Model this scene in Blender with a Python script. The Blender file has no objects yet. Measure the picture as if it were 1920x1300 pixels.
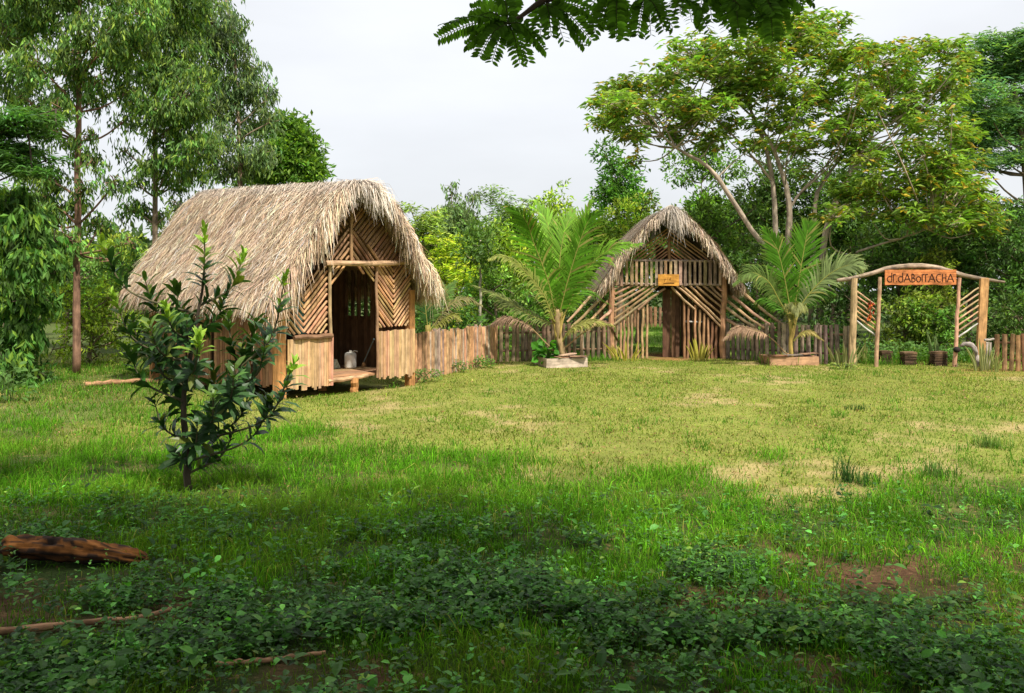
import bpy, math, random
import numpy as np
from mathutils import Vector

rng = np.random.default_rng(7)
random.seed(7)
scene = bpy.context.scene
COL = scene.collection
F, HX, HY, EYE = 1700.0, 960.0, 540.0, 2.0      # measured from the photograph: focal length, horizon, eye height

def P(px, py, d):
    return np.array([(px - HX) / F * d, d, EYE - (py - HY) / F * d])
def G(px, d):
    return np.array([(px - HX) / F * d, d, 0.0])
def unit(v):
    v = np.asarray(v, float); return v / (np.linalg.norm(v, axis=-1, keepdims=True) + 1e-9)

# ------------------------------------------------------------------ noise (numpy)
_perm = rng.random((256, 256))
def vnoise(x, y):
    x = np.asarray(x, float); y = np.asarray(y, float)
    xi = np.floor(x).astype(int); yi = np.floor(y).astype(int)
    fx = x - xi; fy = y - yi
    fx = fx * fx * (3 - 2 * fx); fy = fy * fy * (3 - 2 * fy)
    a = _perm[xi % 256, yi % 256]; b = _perm[(xi + 1) % 256, yi % 256]
    c = _perm[xi % 256, (yi + 1) % 256]; d = _perm[(xi + 1) % 256, (yi + 1) % 256]
    return (a * (1 - fx) + b * fx) * (1 - fy) + (c * (1 - fx) + d * fx) * fy
def fbm(x, y):
    return (vnoise(x, y) * .55 + vnoise(x * 2.1 + 7, y * 2.1 + 3) * .3 + vnoise(x * 4.3 + 1, y * 4.3 + 9) * .15)
def sstep(a, b, x):
    t = np.clip((x - a) / (b - a), 0, 1); return t * t * (3 - 2 * t)
def hut_dip(x, y):
    u = (x + 4.24) * .645 + (y - 16.6) * .764; v = (x + 4.24) * -.764 + (y - 16.6) * .645
    return -.13 * sstep(-.35, .05, u) * sstep(3.65, 3.25, u) * sstep(-.45, -.02, v) * sstep(4.9, 4.4, v)
def gz(x, y):
    x = np.asarray(x, float); y = np.asarray(y, float)
    return hut_dip(x, y) + (fbm(np.asarray(x) * .5 + 40, np.asarray(y) * .5 + 40) - .5) * .10 * sstep(14, 6, np.asarray(y, float))

# ------------------------------------------------------------------ mesh builder
class MB:
    def __init__(s):
        s.v = []; s.c = []; s.g = []; s.f = []; s.n = 0
    def add(s, V, faces, col, gr=None):
        V = np.asarray(V, float).reshape(-1, 3)
        n = len(V)
        col = np.asarray(col, float)
        if col.ndim == 1: col = np.tile(col, (n, 1))
        s.v.append(V); s.c.append(col)
        s.g.append(V.copy() if gr is None else np.asarray(gr, float).reshape(-1, 3))
        if not isinstance(faces, (list, tuple)): faces = [faces]
        for f in faces: s.f.append(np.asarray(f, int) + s.n)
        s.n += n
    def build(s, name, mat, parent=None, smooth=False):
        V = np.concatenate(s.v); C = np.concatenate(s.c); Gr = np.concatenate(s.g)
        origin = np.zeros(3)
        if parent is not None:
            p = parent; o = Vector((0, 0, 0))
            while p is not None:
                o = o + p.location; p = p.parent
            origin = np.array(o)
        else:
            origin = np.array([V[:, 0].mean(), V[:, 1].mean(), V[:, 2].min()])
        V = V - origin
        me = bpy.data.meshes.new(name)
        me.vertices.add(len(V)); me.vertices.foreach_set('co', V.astype(np.float32).ravel())
        loops = np.concatenate([f.ravel() for f in s.f])
        tot = np.concatenate([np.full(len(f), f.shape[1]) for f in s.f])
        start = np.concatenate([[0], np.cumsum(tot)[:-1]])
        me.loops.add(len(loops)); me.loops.foreach_set('vertex_index', loops.astype(np.int32))
        me.polygons.add(len(tot)); me.polygons.foreach_set('loop_start', start.astype(np.int32))
        me.polygons.foreach_set('loop_total', tot.astype(np.int32))
        me.polygons.foreach_set('use_smooth', np.full(len(tot), bool(smooth)))
        a = me.color_attributes.new('Col', 'FLOAT_COLOR', 'POINT')
        a.data.foreach_set('color', np.concatenate([C, np.ones((len(C), 1))], 1).astype(np.float32).ravel())
        a = me.attributes.new('gr', 'FLOAT_VECTOR', 'POINT')
        a.data.foreach_set('vector', Gr.astype(np.float32).ravel())
        me.materials.append(mat)
        me.update(); me.validate()
        o = bpy.data.objects.new(name, me); COL.objects.link(o)
        if parent is not None: o.parent = parent
        else: o.location = origin
        return o

def tag(o, label=None, cat=None, group=None, kind=None):
    if label: o['label'] = label
    if cat: o['category'] = cat
    if group: o['group'] = group
    if kind: o['kind'] = kind
    return o
def thing(name, loc, label, cat, group=None):
    o = bpy.data.objects.new(name, None); COL.objects.link(o)
    o.location = tuple(float(v) for v in loc); o.empty_display_size = .2
    return tag(o, label, cat, group)

def spline(pts, n):
    pts = np.asarray(pts, float)
    if len(pts) == 2: return pts[0] + (pts[1] - pts[0]) * np.linspace(0, 1, n)[:, None]
    q = np.vstack([2 * pts[0] - pts[1], pts, 2 * pts[-1] - pts[-2]])
    out = []
    for t in np.linspace(0, len(pts) - 1 - 1e-6, n):
        i = int(t); u = t - i
        a, b, c, d = q[i:i + 4]
        out.append(.5 * ((2 * b) + (c - a) * u + (2 * a - 5 * b + 4 * c - d) * u * u + (3 * b - a - 3 * c + d) * u ** 3))
    return np.array(out)

def tube(mb, pts, rad, col, seg=7, wob=0.0, flat=1.0, cap=True, rough=0.0):
    pts = np.array(pts, float); n = len(pts)
    rad = np.broadcast_to(np.asarray(rad, float), (n,)) if np.ndim(rad) == 0 or len(np.atleast_1d(rad)) == n else np.interp(np.linspace(0, 1, n), np.linspace(0, 1, len(rad)), rad)
    if wob: pts[1:-1] += rng.normal(0, wob, (n - 2, 3))
    t = unit(np.gradient(pts, axis=0))
    ref = np.array([0, 0, 1.0]) if abs(t[:, 2].mean()) < .8 else np.array([0, 1.0, 0])
    a = unit(np.cross(t, ref)); b = np.cross(a, t)
    th = np.linspace(0, 2 * math.pi, seg, endpoint=False)
    R = rad[:, None] * (1 + rng.normal(0, rough, (n, seg)) if rough else np.ones((n, seg)))
    V = pts[:, None] + R[..., None] * (np.cos(th)[None, :, None] * a[:, None] * flat + np.sin(th)[None, :, None] * b[:, None])
    L = np.concatenate([[0], np.cumsum(np.linalg.norm(np.diff(pts, axis=0), axis=1))])
    seed = rng.random() * 50
    gr = np.stack([np.broadcast_to(np.cos(th) * rad.mean() + seed, (n, seg)), np.broadcast_to(np.sin(th) * rad.mean() + seed, (n, seg)), np.broadcast_to((L * .12)[:, None], (n, seg))], -1)
    i = np.arange(n - 1)[:, None] * seg; j = np.arange(seg)[None]; k = (j + 1) % seg
    f = np.stack([i + j, i + k, i + seg + k, i + seg + j], -1).reshape(-1, 4)
    faces = [f]
    if cap:
        faces.append(np.arange(seg)[None, ::-1]); faces.append((np.arange(seg) + (n - 1) * seg)[None])
    mb.add(V, faces, col, gr)

def pole(mb, p0, p1, r0, r1=None, col=(.4, .25, .13), seg=7, wob=None, n=6):
    r1 = r0 * .85 if r1 is None else r1
    p0 = np.asarray(p0, float); p1 = np.asarray(p1, float)
    tube(mb, spline([p0, p1], n), np.linspace(r0, r1, n), col, seg, r0 * .18 if wob is None else wob, rough=.05)

def box(mb, o, ax, ay, az, col, jit=0.0):
    """box with corner o and edge vectors ax, ay, az (az = long axis for the grain)"""
    o, ax, ay, az = [np.asarray(v, float) for v in (o, ax, ay, az)]
    c = np.array([[0, 0, 0], [1, 0, 0], [1, 1, 0], [0, 1, 0], [0, 0, 1], [1, 0, 1], [1, 1, 1], [0, 1, 1]], float)
    V = o + c[:, :1] * ax + c[:, 1:2] * ay + c[:, 2:] * az
    if jit: V = V + rng.normal(0, jit, V.shape)
    s = rng.random() * 50
    gr = np.stack([c[:, 0] * np.linalg.norm(ax) + s, c[:, 1] * np.linalg.norm(ay) + s, c[:, 2] * np.linalg.norm(az) * .12], 1)
    f = np.array([[0, 3, 2, 1], [4, 5, 6, 7], [0, 1, 5, 4], [1, 2, 6, 5], [2, 3, 7, 6], [3, 0, 4, 7]])
    # split the vertices per face so that edges stay crisp
    mb.add(V[f.ravel()], np.arange(24).reshape(6, 4), col, gr[f.ravel()])

def clip_line(poly, p, d):
    """infinite line p + t d clipped to a convex polygon (2D) -> (t0, t1) or None"""
    poly = np.asarray(poly, float); t0, t1 = -1e9, 1e9
    c = poly.mean(0)
    for i in range(len(poly)):
        a = poly[i]; e = poly[(i + 1) % len(poly)] - a
        n = np.array([-e[1], e[0]])
        if np.dot(n, c - a) < 0: n = -n
        num = np.dot(n, a - p); den = np.dot(n, d)
        if abs(den) < 1e-9:
            if num > 0: return None
            continue
        t = num / den
        if den > 0: t0 = max(t0, t)
        else: t1 = min(t1, t)
    return (t0, t1) if t1 - t0 > .04 else None
def lattice(mb, poly, ang, spacing, to3, r, colf, seg=6):
    d = np.array([math.cos(ang), math.sin(ang)]); nrm = np.array([-d[1], d[0]])
    poly = np.asarray(poly, float); k = poly @ nrm
    s = k.min() + spacing * .5
    while s < k.max():
        ss = s + rng.normal(0, spacing * .06); a2 = ang + rng.normal(0, .012)
        dd = np.array([math.cos(a2), math.sin(a2)])
        h = clip_line(poly, nrm * ss + d * (poly @ d).mean(), dd)
        if h:
            p = nrm * ss + d * (poly @ d).mean()
            A = p + dd * h[0]; B = p + dd * h[1]
            rr = r * rng.uniform(.82, 1.12)
            pole(mb, to3(*A), to3(*B), rr, rr * .9, colf(), seg, n=4, wob=r * .1)
        s += spacing

# ------------------------------------------------------------------ leaves
def leaf4(mb, B, D, L, W, C, N=None, bend=.12):
    """n four-cornered leaves: base B, direction D, length L, width W"""
    n = len(B); D = unit(D)
    if N is None: N = rng.normal(0, 1, (n, 3))
    S = unit(np.cross(D, N)); N2 = np.cross(S, D)
    L = np.broadcast_to(L, (n,))[:, None]; W = np.broadcast_to(W, (n,))[:, None]
    m = B + D * L * .42 + N2 * L * bend
    V = np.stack([B, m + S * W * .5, B + D * L, m - S * W * .5], 1)
    mb.add(V, np.arange(4 * n).reshape(n, 4), np.repeat(C, 4, 0))
def leaf8(mb, B, D, L, W, C, N, bend=.1, fold=.15):
    """n rounder leaves with a folded midrib: 8 verts, 6 faces"""
    n = len(B); D = unit(D); S = unit(np.cross(D, N)); N2 = np.cross(S, D)
    L = np.broadcast_to(L, (n,))[:, None]; W = np.broadcast_to(W, (n,))[:, None]
    a = B + D * L * .33 + N2 * L * bend * .8; b = B + D * L * .7 + N2 * L * bend * .7; tip = B + D * L - N2 * L * bend * .5
    u = N2 * W * fold
    V = np.stack([B, a + S * W * .45 + u, a, a - S * W * .45 + u, b + S * W * .42 + u, b, b - S * W * .42 + u, tip], 1)
    i = np.arange(n)[:, None] * 8
    q = np.concatenate([i + np.array([[1, 2, 5, 4]]), i + np.array([[2, 3, 6, 5]])])
    t = np.concatenate([i + np.array([[0, 2, 1]]), i + np.array([[0, 3, 2]]), i + np.array([[4, 5, 7]]), i + np.array([[5, 6, 7]])])
    mb.add(V, [q, t], np.repeat(C, 8, 0))
def tint(n, base, var=.25, alt=None, altp=0.0, idx=None):
    base = np.asarray(base, float)
    c = np.tile(base, (n, 1))
    if idx is not None:
        m = idx.max() + 1
        cv = np.exp(rng.normal(0, var * .8, (m, 1))) * (1 + rng.normal(0, .08, (m, 3)))
        c = c * cv[idx]
    c = c * np.exp(rng.normal(0, var, (n, 1)))
    if alt is not None:
        k = rng.random(n) < altp
        c[k] = np.asarray(alt) * np.exp(rng.normal(0, .25, (k.sum(), 1)))
    return np.clip(c, .004, .8)

def in_blobs(blobs, n, shell=.5):
    blobs = np.asarray(blobs, float)
    vol = blobs[:, 3] * blobs[:, 4] * blobs[:, 5]
    k = rng.choice(len(blobs), n, p=vol ** .75 / (vol ** .75).sum())
    d = unit(rng.normal(0, 1, (n, 3))); r = rng.random(n) ** (1 / 3.)
    r = r * (1 - shell) + shell * (r ** .35)
    r *= 1 + rng.normal(0, .10, n)
    return blobs[k, :3] + d * r[:, None] * blobs[k, 3:6], k, d

def crown(mb, blobs, nclus, per, rc, style, col, L, W, var=.25, alt=None, altp=0, shell=.4):
    C, k, out = in_blobs(blobs, nclus, shell)
    idx = np.repeat(np.arange(nclus), per); n = len(idx)
    if style == 'euc':       # lances that hang from the twig ends
        tw = np.stack([rng.normal(0, .6, nclus), rng.normal(0, .6, nclus), rng.normal(-.45, .4, nclus)], 1)[idx]
        B = C[idx] + tw * (rng.random((n, 1)) - .3) * rc * 3.2 + rng.normal(0, 1, (n, 3)) * rc * .38
        D = tw * .25 + np.stack([rng.normal(0, .45, n), rng.normal(0, .45, n), -np.abs(rng.normal(1, .4, n))], 1)
    elif style == 'whorl':   # rosettes of drooping leaves on flat tiers
        th = rng.random(n) * 2 * math.pi
        D = np.stack([np.cos(th), np.sin(th), rng.normal(-.28, .28, n)], 1)
        B = C[idx] + rng.normal(0, rc, (n, 3)) * np.array([1, 1, .6]) + D * rc * .3
    elif style == 'feather': # layered sprays of fine foliage
        th = (rng.random(nclus) * 2 * math.pi)[idx] + rng.normal(0, .55, n)
        D = np.stack([np.cos(th), np.sin(th), rng.normal(-.15, .25, n)], 1)
        B = C[idx] + rng.normal(0, rc, (n, 3)) * np.array([1, 1, .3])
    else:
        o = out[idx]
        B = C[idx] + rng.normal(0, rc, (n, 3)) * np.array([1, 1, .75])
        D = o * .7 + rng.normal(0, .7, (n, 3)); D[:, 2] -= .15
    N = rng.normal(0, .55, (n, 3)); N[:, 2] += 1.0
    if style == 'euc': N = rng.normal(0, 1, (n, 3))
    c = tint(n, col, var, alt, altp, idx)
    B[:, 2] = np.maximum(B[:, 2], .05)
    leaf4(mb, B, D, L * rng.uniform(.65, 1.25, n), W * rng.uniform(.7, 1.2, n), c, N)
    return C, k

def limbs(mb, start, blobs, C, k, r, col, ntw=8, rt=.02):
    """limbs from the trunk (a polyline) into each blob and twigs on to some leaf clusters"""
    start = np.asarray(start, float)
    for bi, b in enumerate(np.asarray(blobs, float)):
        tgt = b[:3] - np.array([0, 0, b[5] * .3])
        dd = np.linalg.norm(start[:, :2] - tgt[:2], axis=1) + np.abs(start[:, 2] - (tgt[2] - .6 * np.linalg.norm(start[:, :2] - tgt[:2], axis=1))) * 1.0
        s = start[np.argmin(dd)]
        mid = s * .5 + tgt * .5 + rng.normal(0, .08, 3) * np.linalg.norm(tgt - s); mid[2] -= .04 * np.linalg.norm(tgt - s)
        tube(mb, spline([s, mid, tgt], 7), np.linspace(r, rt, 7), col, 5, cap=False)
        cc = C[k == bi]
        if len(cc):
            for q in cc[rng.permutation(len(cc))[:ntw]]:
                m = tgt * .5 + q * .5 + rng.normal(0, .1, 3)
                tube(mb, spline([tgt + rng.normal(0, .03, 3), m, q], 4), [rt * .8, rt * .5, rt * .25], col, 4, cap=False)

# ------------------------------------------------------------------ materials
def new_mat(name):
    m = bpy.data.materials.new(name); m.use_nodes = True
    nt = m.node_tree; nt.nodes.clear()
    return m, nt, nt.nodes, nt.links
def leaf_mat(name, trans=.35, rough=.5, spec=.35, tcol=(1.25, 1.3, .55)):
    m, nt, N, K = new_mat(name)
    out = N.new('ShaderNodeOutputMaterial'); a = N.new('ShaderNodeAttribute'); a.attribute_name = 'Col'
    p = N.new('ShaderNodeBsdfPrincipled'); p.inputs['Roughness'].default_value = rough
    p.inputs['Specular IOR Level'].default_value = spec
    nz = N.new('ShaderNodeTexNoise'); nz.inputs['Scale'].default_value = 9
    geo = N.new('ShaderNodeNewGeometry'); K.new(geo.outputs['Position'], nz.inputs['Vector'])
    mr = N.new('ShaderNodeMapRange'); mr.inputs[3].default_value = .75; mr.inputs[4].default_value = 1.25
    K.new(nz.outputs[0], mr.inputs[0])
    mx = N.new('ShaderNodeVectorMath'); mx.operation = 'SCALE'
    K.new(a.outputs['Color'], mx.inputs[0]); K.new(mr.outputs[0], mx.inputs['Scale'])
    K.new(mx.outputs[0], p.inputs['Base Color'])
    t = N.new('ShaderNodeBsdfTranslucent'); tm = N.new('ShaderNodeVectorMath'); tm.operation = 'MULTIPLY'
    tm.inputs[1].default_value = tcol
    K.new(mx.outputs[0], tm.inputs[0]); K.new(tm.outputs[0], t.inputs['Color'])
    ms = N.new('ShaderNodeMixShader'); ms.inputs[0].default_value = trans
    K.new(p.outputs[0], ms.inputs[1]); K.new(t.outputs[0], ms.inputs[2]); K.new(ms.outputs[0], out.inputs['Surface'])
    return m
def wood_mat(name, rough=.75, scale=28, contrast=.55, stain=.35, bump=.3, zs=1.0):
    """Col attribute x grain streaks that run along each piece (the 'gr' attribute) x blotchy weathering"""
    m, nt, N, K = new_mat(name)
    out = N.new('ShaderNodeOutputMaterial'); a = N.new('ShaderNodeAttribute'); a.attribute_name = 'Col'
    g = N.new('ShaderNodeAttribute'); g.attribute_name = 'gr'
    p = N.new('ShaderNodeBsdfPrincipled'); p.inputs['Roughness'].default_value = rough
    p.inputs['Specular IOR Level'].default_value = .2
    n1 = N.new('ShaderNodeTexNoise'); n1.inputs['Scale'].default_value = scale; n1.inputs['Detail'].default_value = 6
    n1.inputs['Roughness'].default_value = .7
    K.new(g.outputs['Vector'], n1.inputs['Vector'])
    r1 = N.new('ShaderNodeMapRange'); r1.inputs[1].default_value = .3; r1.inputs[2].default_value = .7
    r1.inputs[3].default_value = 1 - contrast; r1.inputs[4].default_value = 1 + contrast * .6
    K.new(n1.outputs[0], r1.inputs[0])
    geo = N.new('ShaderNodeNewGeometry')
    n2 = N.new('ShaderNodeTexNoise'); n2.inputs['Scale'].default_value = 5.5; n2.inputs['Detail'].default_value = 5
    K.new(geo.outputs['Position'], n2.inputs['Vector'])
    r2 = N.new('ShaderNodeMapRange'); r2.inputs[1].default_value = .35; r2.inputs[2].default_value = .7
    r2.inputs[3].default_value = 1 + stain * .4; r2.inputs[4].default_value = 1 - stain
    K.new(n2.outputs[0], r2.inputs[0])
    mu = N.new('ShaderNodeMath'); mu.operation = 'MULTIPLY'; K.new(r1.outputs[0], mu.inputs[0]); K.new(r2.outputs[0], mu.inputs[1])
    sc = N.new('ShaderNodeVectorMath'); sc.operation = 'SCALE'
    K.new(a.outputs['Color'], sc.inputs[0]); K.new(mu.outputs[0], sc.inputs['Scale']); K.new(sc.outputs[0], p.inputs['Base Color'])
    b = N.new('ShaderNodeBump'); b.inputs['Strength'].default_value = bump; b.inputs['Distance'].default_value = .01
    K.new(n1.outputs[0], b.inputs['Height']); K.new(b.outputs[0], p.inputs['Normal'])
    K.new(p.outputs[0], out.inputs['Surface'])
    return m

M_leaf = leaf_mat('leaf', .42, .55, .2)
M_spray = leaf_mat('overhead_leaf', .5, .8, .04)
M_gloss = leaf_mat('glossy_leaf', .25, .4, .3)
M_palm = leaf_mat('palm_leaf', .32, .55, .1)
M_grass = leaf_mat('grass_blade', .4, .7, .08)
M_dry = leaf_mat('dry_leaf', .12, .8, .1, (1.1, 1, .8))
M_thatch = leaf_mat('thatch_straw', .10, .75, .15, (1.1, 1, .8))
M_wood = wood_mat('cut_wood')
M_plank = wood_mat('split_bamboo', .7, 22, .45, .25)
M_weather = wood_mat('weathered_wood', .85, 30, .7, .5, .4)
M_bark = wood_mat('bark', .9, 16, .6, .4, .6)
M_rot = wood_mat('rotten_wood', .9, 14, .9, .75, .9)
M_conc = wood_mat('concrete', .9, 18, .35, .45, .3)
M_cover = leaf_mat('ground_cover_leaf', .3, .5, .25, (1.2, 1.3, .5))

def ground_mat():
    m, nt, N, K = new_mat('ground')
    out = N.new('ShaderNodeOutputMaterial'); a = N.new('ShaderNodeAttribute'); a.attribute_name = 'Col'
    p = N.new('ShaderNodeBsdfPrincipled'); p.inputs['Roughness'].default_value = .95; p.inputs['Specular IOR Level'].default_value = .1
    geo = N.new('ShaderNodeNewGeometry')
    def noise(s, d, lo, hi, a0, a1):
        n = N.new('ShaderNodeTexNoise'); n.inputs['Scale'].default_value = s; n.inputs['Detail'].default_value = d
        n.inputs['Roughness'].default_value = .7
        K.new(geo.outputs['Position'], n.inputs['Vector'])
        r = N.new('ShaderNodeMapRange'); r.inputs[1].default_value = lo; r.inputs[2].default_value = hi
        r.inputs[3].default_value = a0; r.inputs[4].default_value = a1
        K.new(n.outputs[0], r.inputs[0]); return n, r
    n1, r1 = noise(38, 5, .3, .7, .55, 1.4)
    n2, r2 = noise(3.2, 6, .35, .65, .8, 1.2)
    mu = N.new('ShaderNodeMath'); mu.operation = 'MULTIPLY'; K.new(r1.outputs[0], mu.inputs[0]); K.new(r2.outputs[0], mu.inputs[1])
    sc = N.new('ShaderNodeVectorMath'); sc.operation = 'SCALE'
    K.new(a.outputs['Color'], sc.inputs[0]); K.new(mu.outputs[0], sc.inputs['Scale'])
    # flecks of bare soil
    n3, r3 = noise(7.5, 7, .56, .66, 0, .75)
    mix = N.new('ShaderNodeMix'); mix.data_type = 'RGBA'
    K.new(r3.outputs[0], mix.inputs[0]); K.new(sc.outputs[0], mix.inputs[6]); mix.inputs[7].default_value = (.26, .15, .07, 1)
    K.new(mix.outputs[2], p.inputs['Base Color'])
    b = N.new('ShaderNodeBump'); b.inputs['Strength'].default_value = .6; b.inputs['Distance'].default_value = .03
    K.new(n1.outputs[0], b.inputs['Height']); K.new(b.outputs[0], p.inputs['Normal'])
    K.new(p.outputs[0], out.inputs['Surface']); return m
M_ground = ground_mat()

def W_TAN(): return np.array([.47, .30, .17]) * rng.uniform(.75, 1.2) * (1 + rng.normal(0, .05, 3))
def W_BROWN(): return np.array([.34, .19, .10]) * rng.uniform(.7, 1.2) * (1 + rng.normal(0, .05, 3))
def W_GREY(): return np.array([.36, .27, .20]) * rng.uniform(.6, 1.25) * (1 + rng.normal(0, .04, 3))
def W_ORANGE(): return np.array([.50, .24, .085]) * rng.uniform(.85, 1.1)
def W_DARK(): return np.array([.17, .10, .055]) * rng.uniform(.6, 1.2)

# ------------------------------------------------------------------ the lie of the lawn: how lush, how bare
def lush(x, y):
    """1 = long green grass, 0 = mown yellowish lawn"""
    yb = np.interp(x, [-9, -5, -2, 0, 2, 5, 9], [14.5, 12.3, 11.0, 9.6, 9.4, 8.6, 8.0])
    return sstep(1.6, -1.6, y - yb + (fbm(x * .7 + 3, y * .55 + 8) - .5) * 6)
def bare(x, y):
    n = fbm(x * .8 + 20, y * .62 + 11)
    return sstep(.53, .72, n) * sstep(6.8, 9, y) * .8 * (.05 + .95 * sstep(.40, .62, fbm(x * 3.4 + 2, y * 2.6 + 4)))
def bare_near(x, y):
    n = fbm(x * .9 + 60, y * .9 + 71)
    return sstep(.54, .66, n + .10 * sstep(6.2, 4.6, y) + .05 * sstep(0, 3, x)) * sstep(8.0, 6.5, y) * (.3 + .7 * sstep(.35, .6, fbm(x * 3.1 + 7, y * 2.6 + 3)))

def make_ground():
    def axis(a, b, step, far):
        inner = np.arange(a, b + .001, step)
        o = []; s = step; q = 0
        while q < far: s *= 1.35; q += s; o.append(q)
        o = np.array(o); return np.concatenate([a - o[::-1], inner, b + o])
    xs = axis(-18, 20, .16, 420); ys = axis(1, 30, .16, 420)
    X, Y = np.meshgrid(xs, ys)
    Z = gz(X, Y)
    l = lush(X, Y)[..., None]; b = bare(X, Y)[..., None]; bn = bare_near(X, Y)[..., None]
    lawn = np.array([.185, .205, .04]); grn = np.array([.035, .055, .012]); tan = np.array([.36, .27, .12]); soil = np.array([.105, .055, .028])  # grn is kept dark to paint the shaded gaps under long grass
    v = fbm(X * .9, Y * .7)[..., None]
    C = lawn * (.8 + .4 * v); C = C * (1 - b) + tan * b; C = C * (1 - l * (1 - .75 * b)) + grn * l * (1 - .75 * b); C = C * (1 - bn) + soil * bn
    far = sstep(25, 27, Y)[..., None]; C = C * (1 - far) + np.array([.05, .075, .02]) * far; lit_yard = (sstep(26.5, 28, Y) * sstep(48, 44, Y) * sstep(3.0, 4.0, X) * sstep(12, 10, X))[..., None]; C = C * (1 - lit_yard) + np.array([.13, .21, .03]) * lit_yard  # grass beyond the gate hut doorway painted brighter, as if sunlit
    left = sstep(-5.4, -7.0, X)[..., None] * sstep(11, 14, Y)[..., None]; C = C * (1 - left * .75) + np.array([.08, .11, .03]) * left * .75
    # trodden earth at the tower door and in front of the gate
    for cx, cy, rx, ry, k in ((4.4, 25.4, .75, .75, .95), (4.4, 26.9, .6, 1.4, .9), (11.6, 22.0, 1.7, .7, .55), (11.2, 20.8, 2.2, .5, .3)):
        w = np.clip(1 - ((X - cx) / rx) ** 2 - ((Y - cy) / ry) ** 2 + (v[..., 0] - .5), 0, 1)[..., None] * k
        C = C * (1 - w) + np.array([.33, .14, .06]) * w
    n, m = X.shape
    i = (np.arange(n - 1)[:, None] * m + np.arange(m - 1)[None])
    f = np.stack([i, i + 1, i + m + 1, i + m], -1).reshape(-1, 4)
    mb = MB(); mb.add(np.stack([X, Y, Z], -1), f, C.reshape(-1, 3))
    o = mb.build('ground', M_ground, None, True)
    tag(o, kind='structure')
make_ground()

# ------------------------------------------------------------------ grass, weeds, fallen leaves (nobody could count them)
def blades(mb, x, y, h, w, lean, C):
    n = len(x); th = rng.random(n) * 2 * math.pi
    dirv = np.stack([np.cos(th), np.sin(th), np.zeros(n)], 1)
    side = np.stack([-np.sin(th), np.cos(th), np.zeros(n)], 1)
    ph = rng.random(n) * 6.28
    side = np.stack([np.cos(ph), np.sin(ph) * .5, np.zeros(n)], 1)
    B = np.stack([x, y, gz(x, y) - .005], 1); up = np.array([0, 0, 1.0])
    h = h[:, None]; w = w[:, None]; lean = lean[:, None]
    m = B + up * h * .6 + dirv * h * lean * .35
    t = B + up * h * (1 - .35 * lean) + dirv * h * lean
    V = np.stack([B - side * w * .5, B + side * w * .5, m + side * w * .42, m - side * w * .42, t], 1)
    i = np.arange(n)[:, None] * 5
    c = np.stack([C * .5, C * .5, C, C, C * 1.2], 1).reshape(-1, 3)  # blade bases coloured darker, painting in the shade between blades
    mb.add(V, [i + np.array([[0, 1, 2, 3]]), i + np.array([[3, 2, 4]])], c)
def scatter(n, y0, y1, power=1.0):
    y = y0 + (y1 - y0) * rng.random(n) ** power
    x = (rng.random(n) * 2 - 1) * (.62 * y + 1.2)
    return x, y
def blocked(x, y):
    # under the hut floor
    A = np.array([-4.24, 16.6]); f = np.array([.645, .764]); b = np.array([-.764, .645])
    u = (x - A[0]) * f[0] + (y - A[1]) * f[1]; v = (x - A[0]) * b[0] + (y - A[1]) * b[1]
    k = (u > -.1) & (u < 3.35) & (v > -.22) & (v < 4.6)
    k |= (np.abs(x - 4.4) < .55) & (y > 25.1) & (y < 27.2)
    return k
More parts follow.
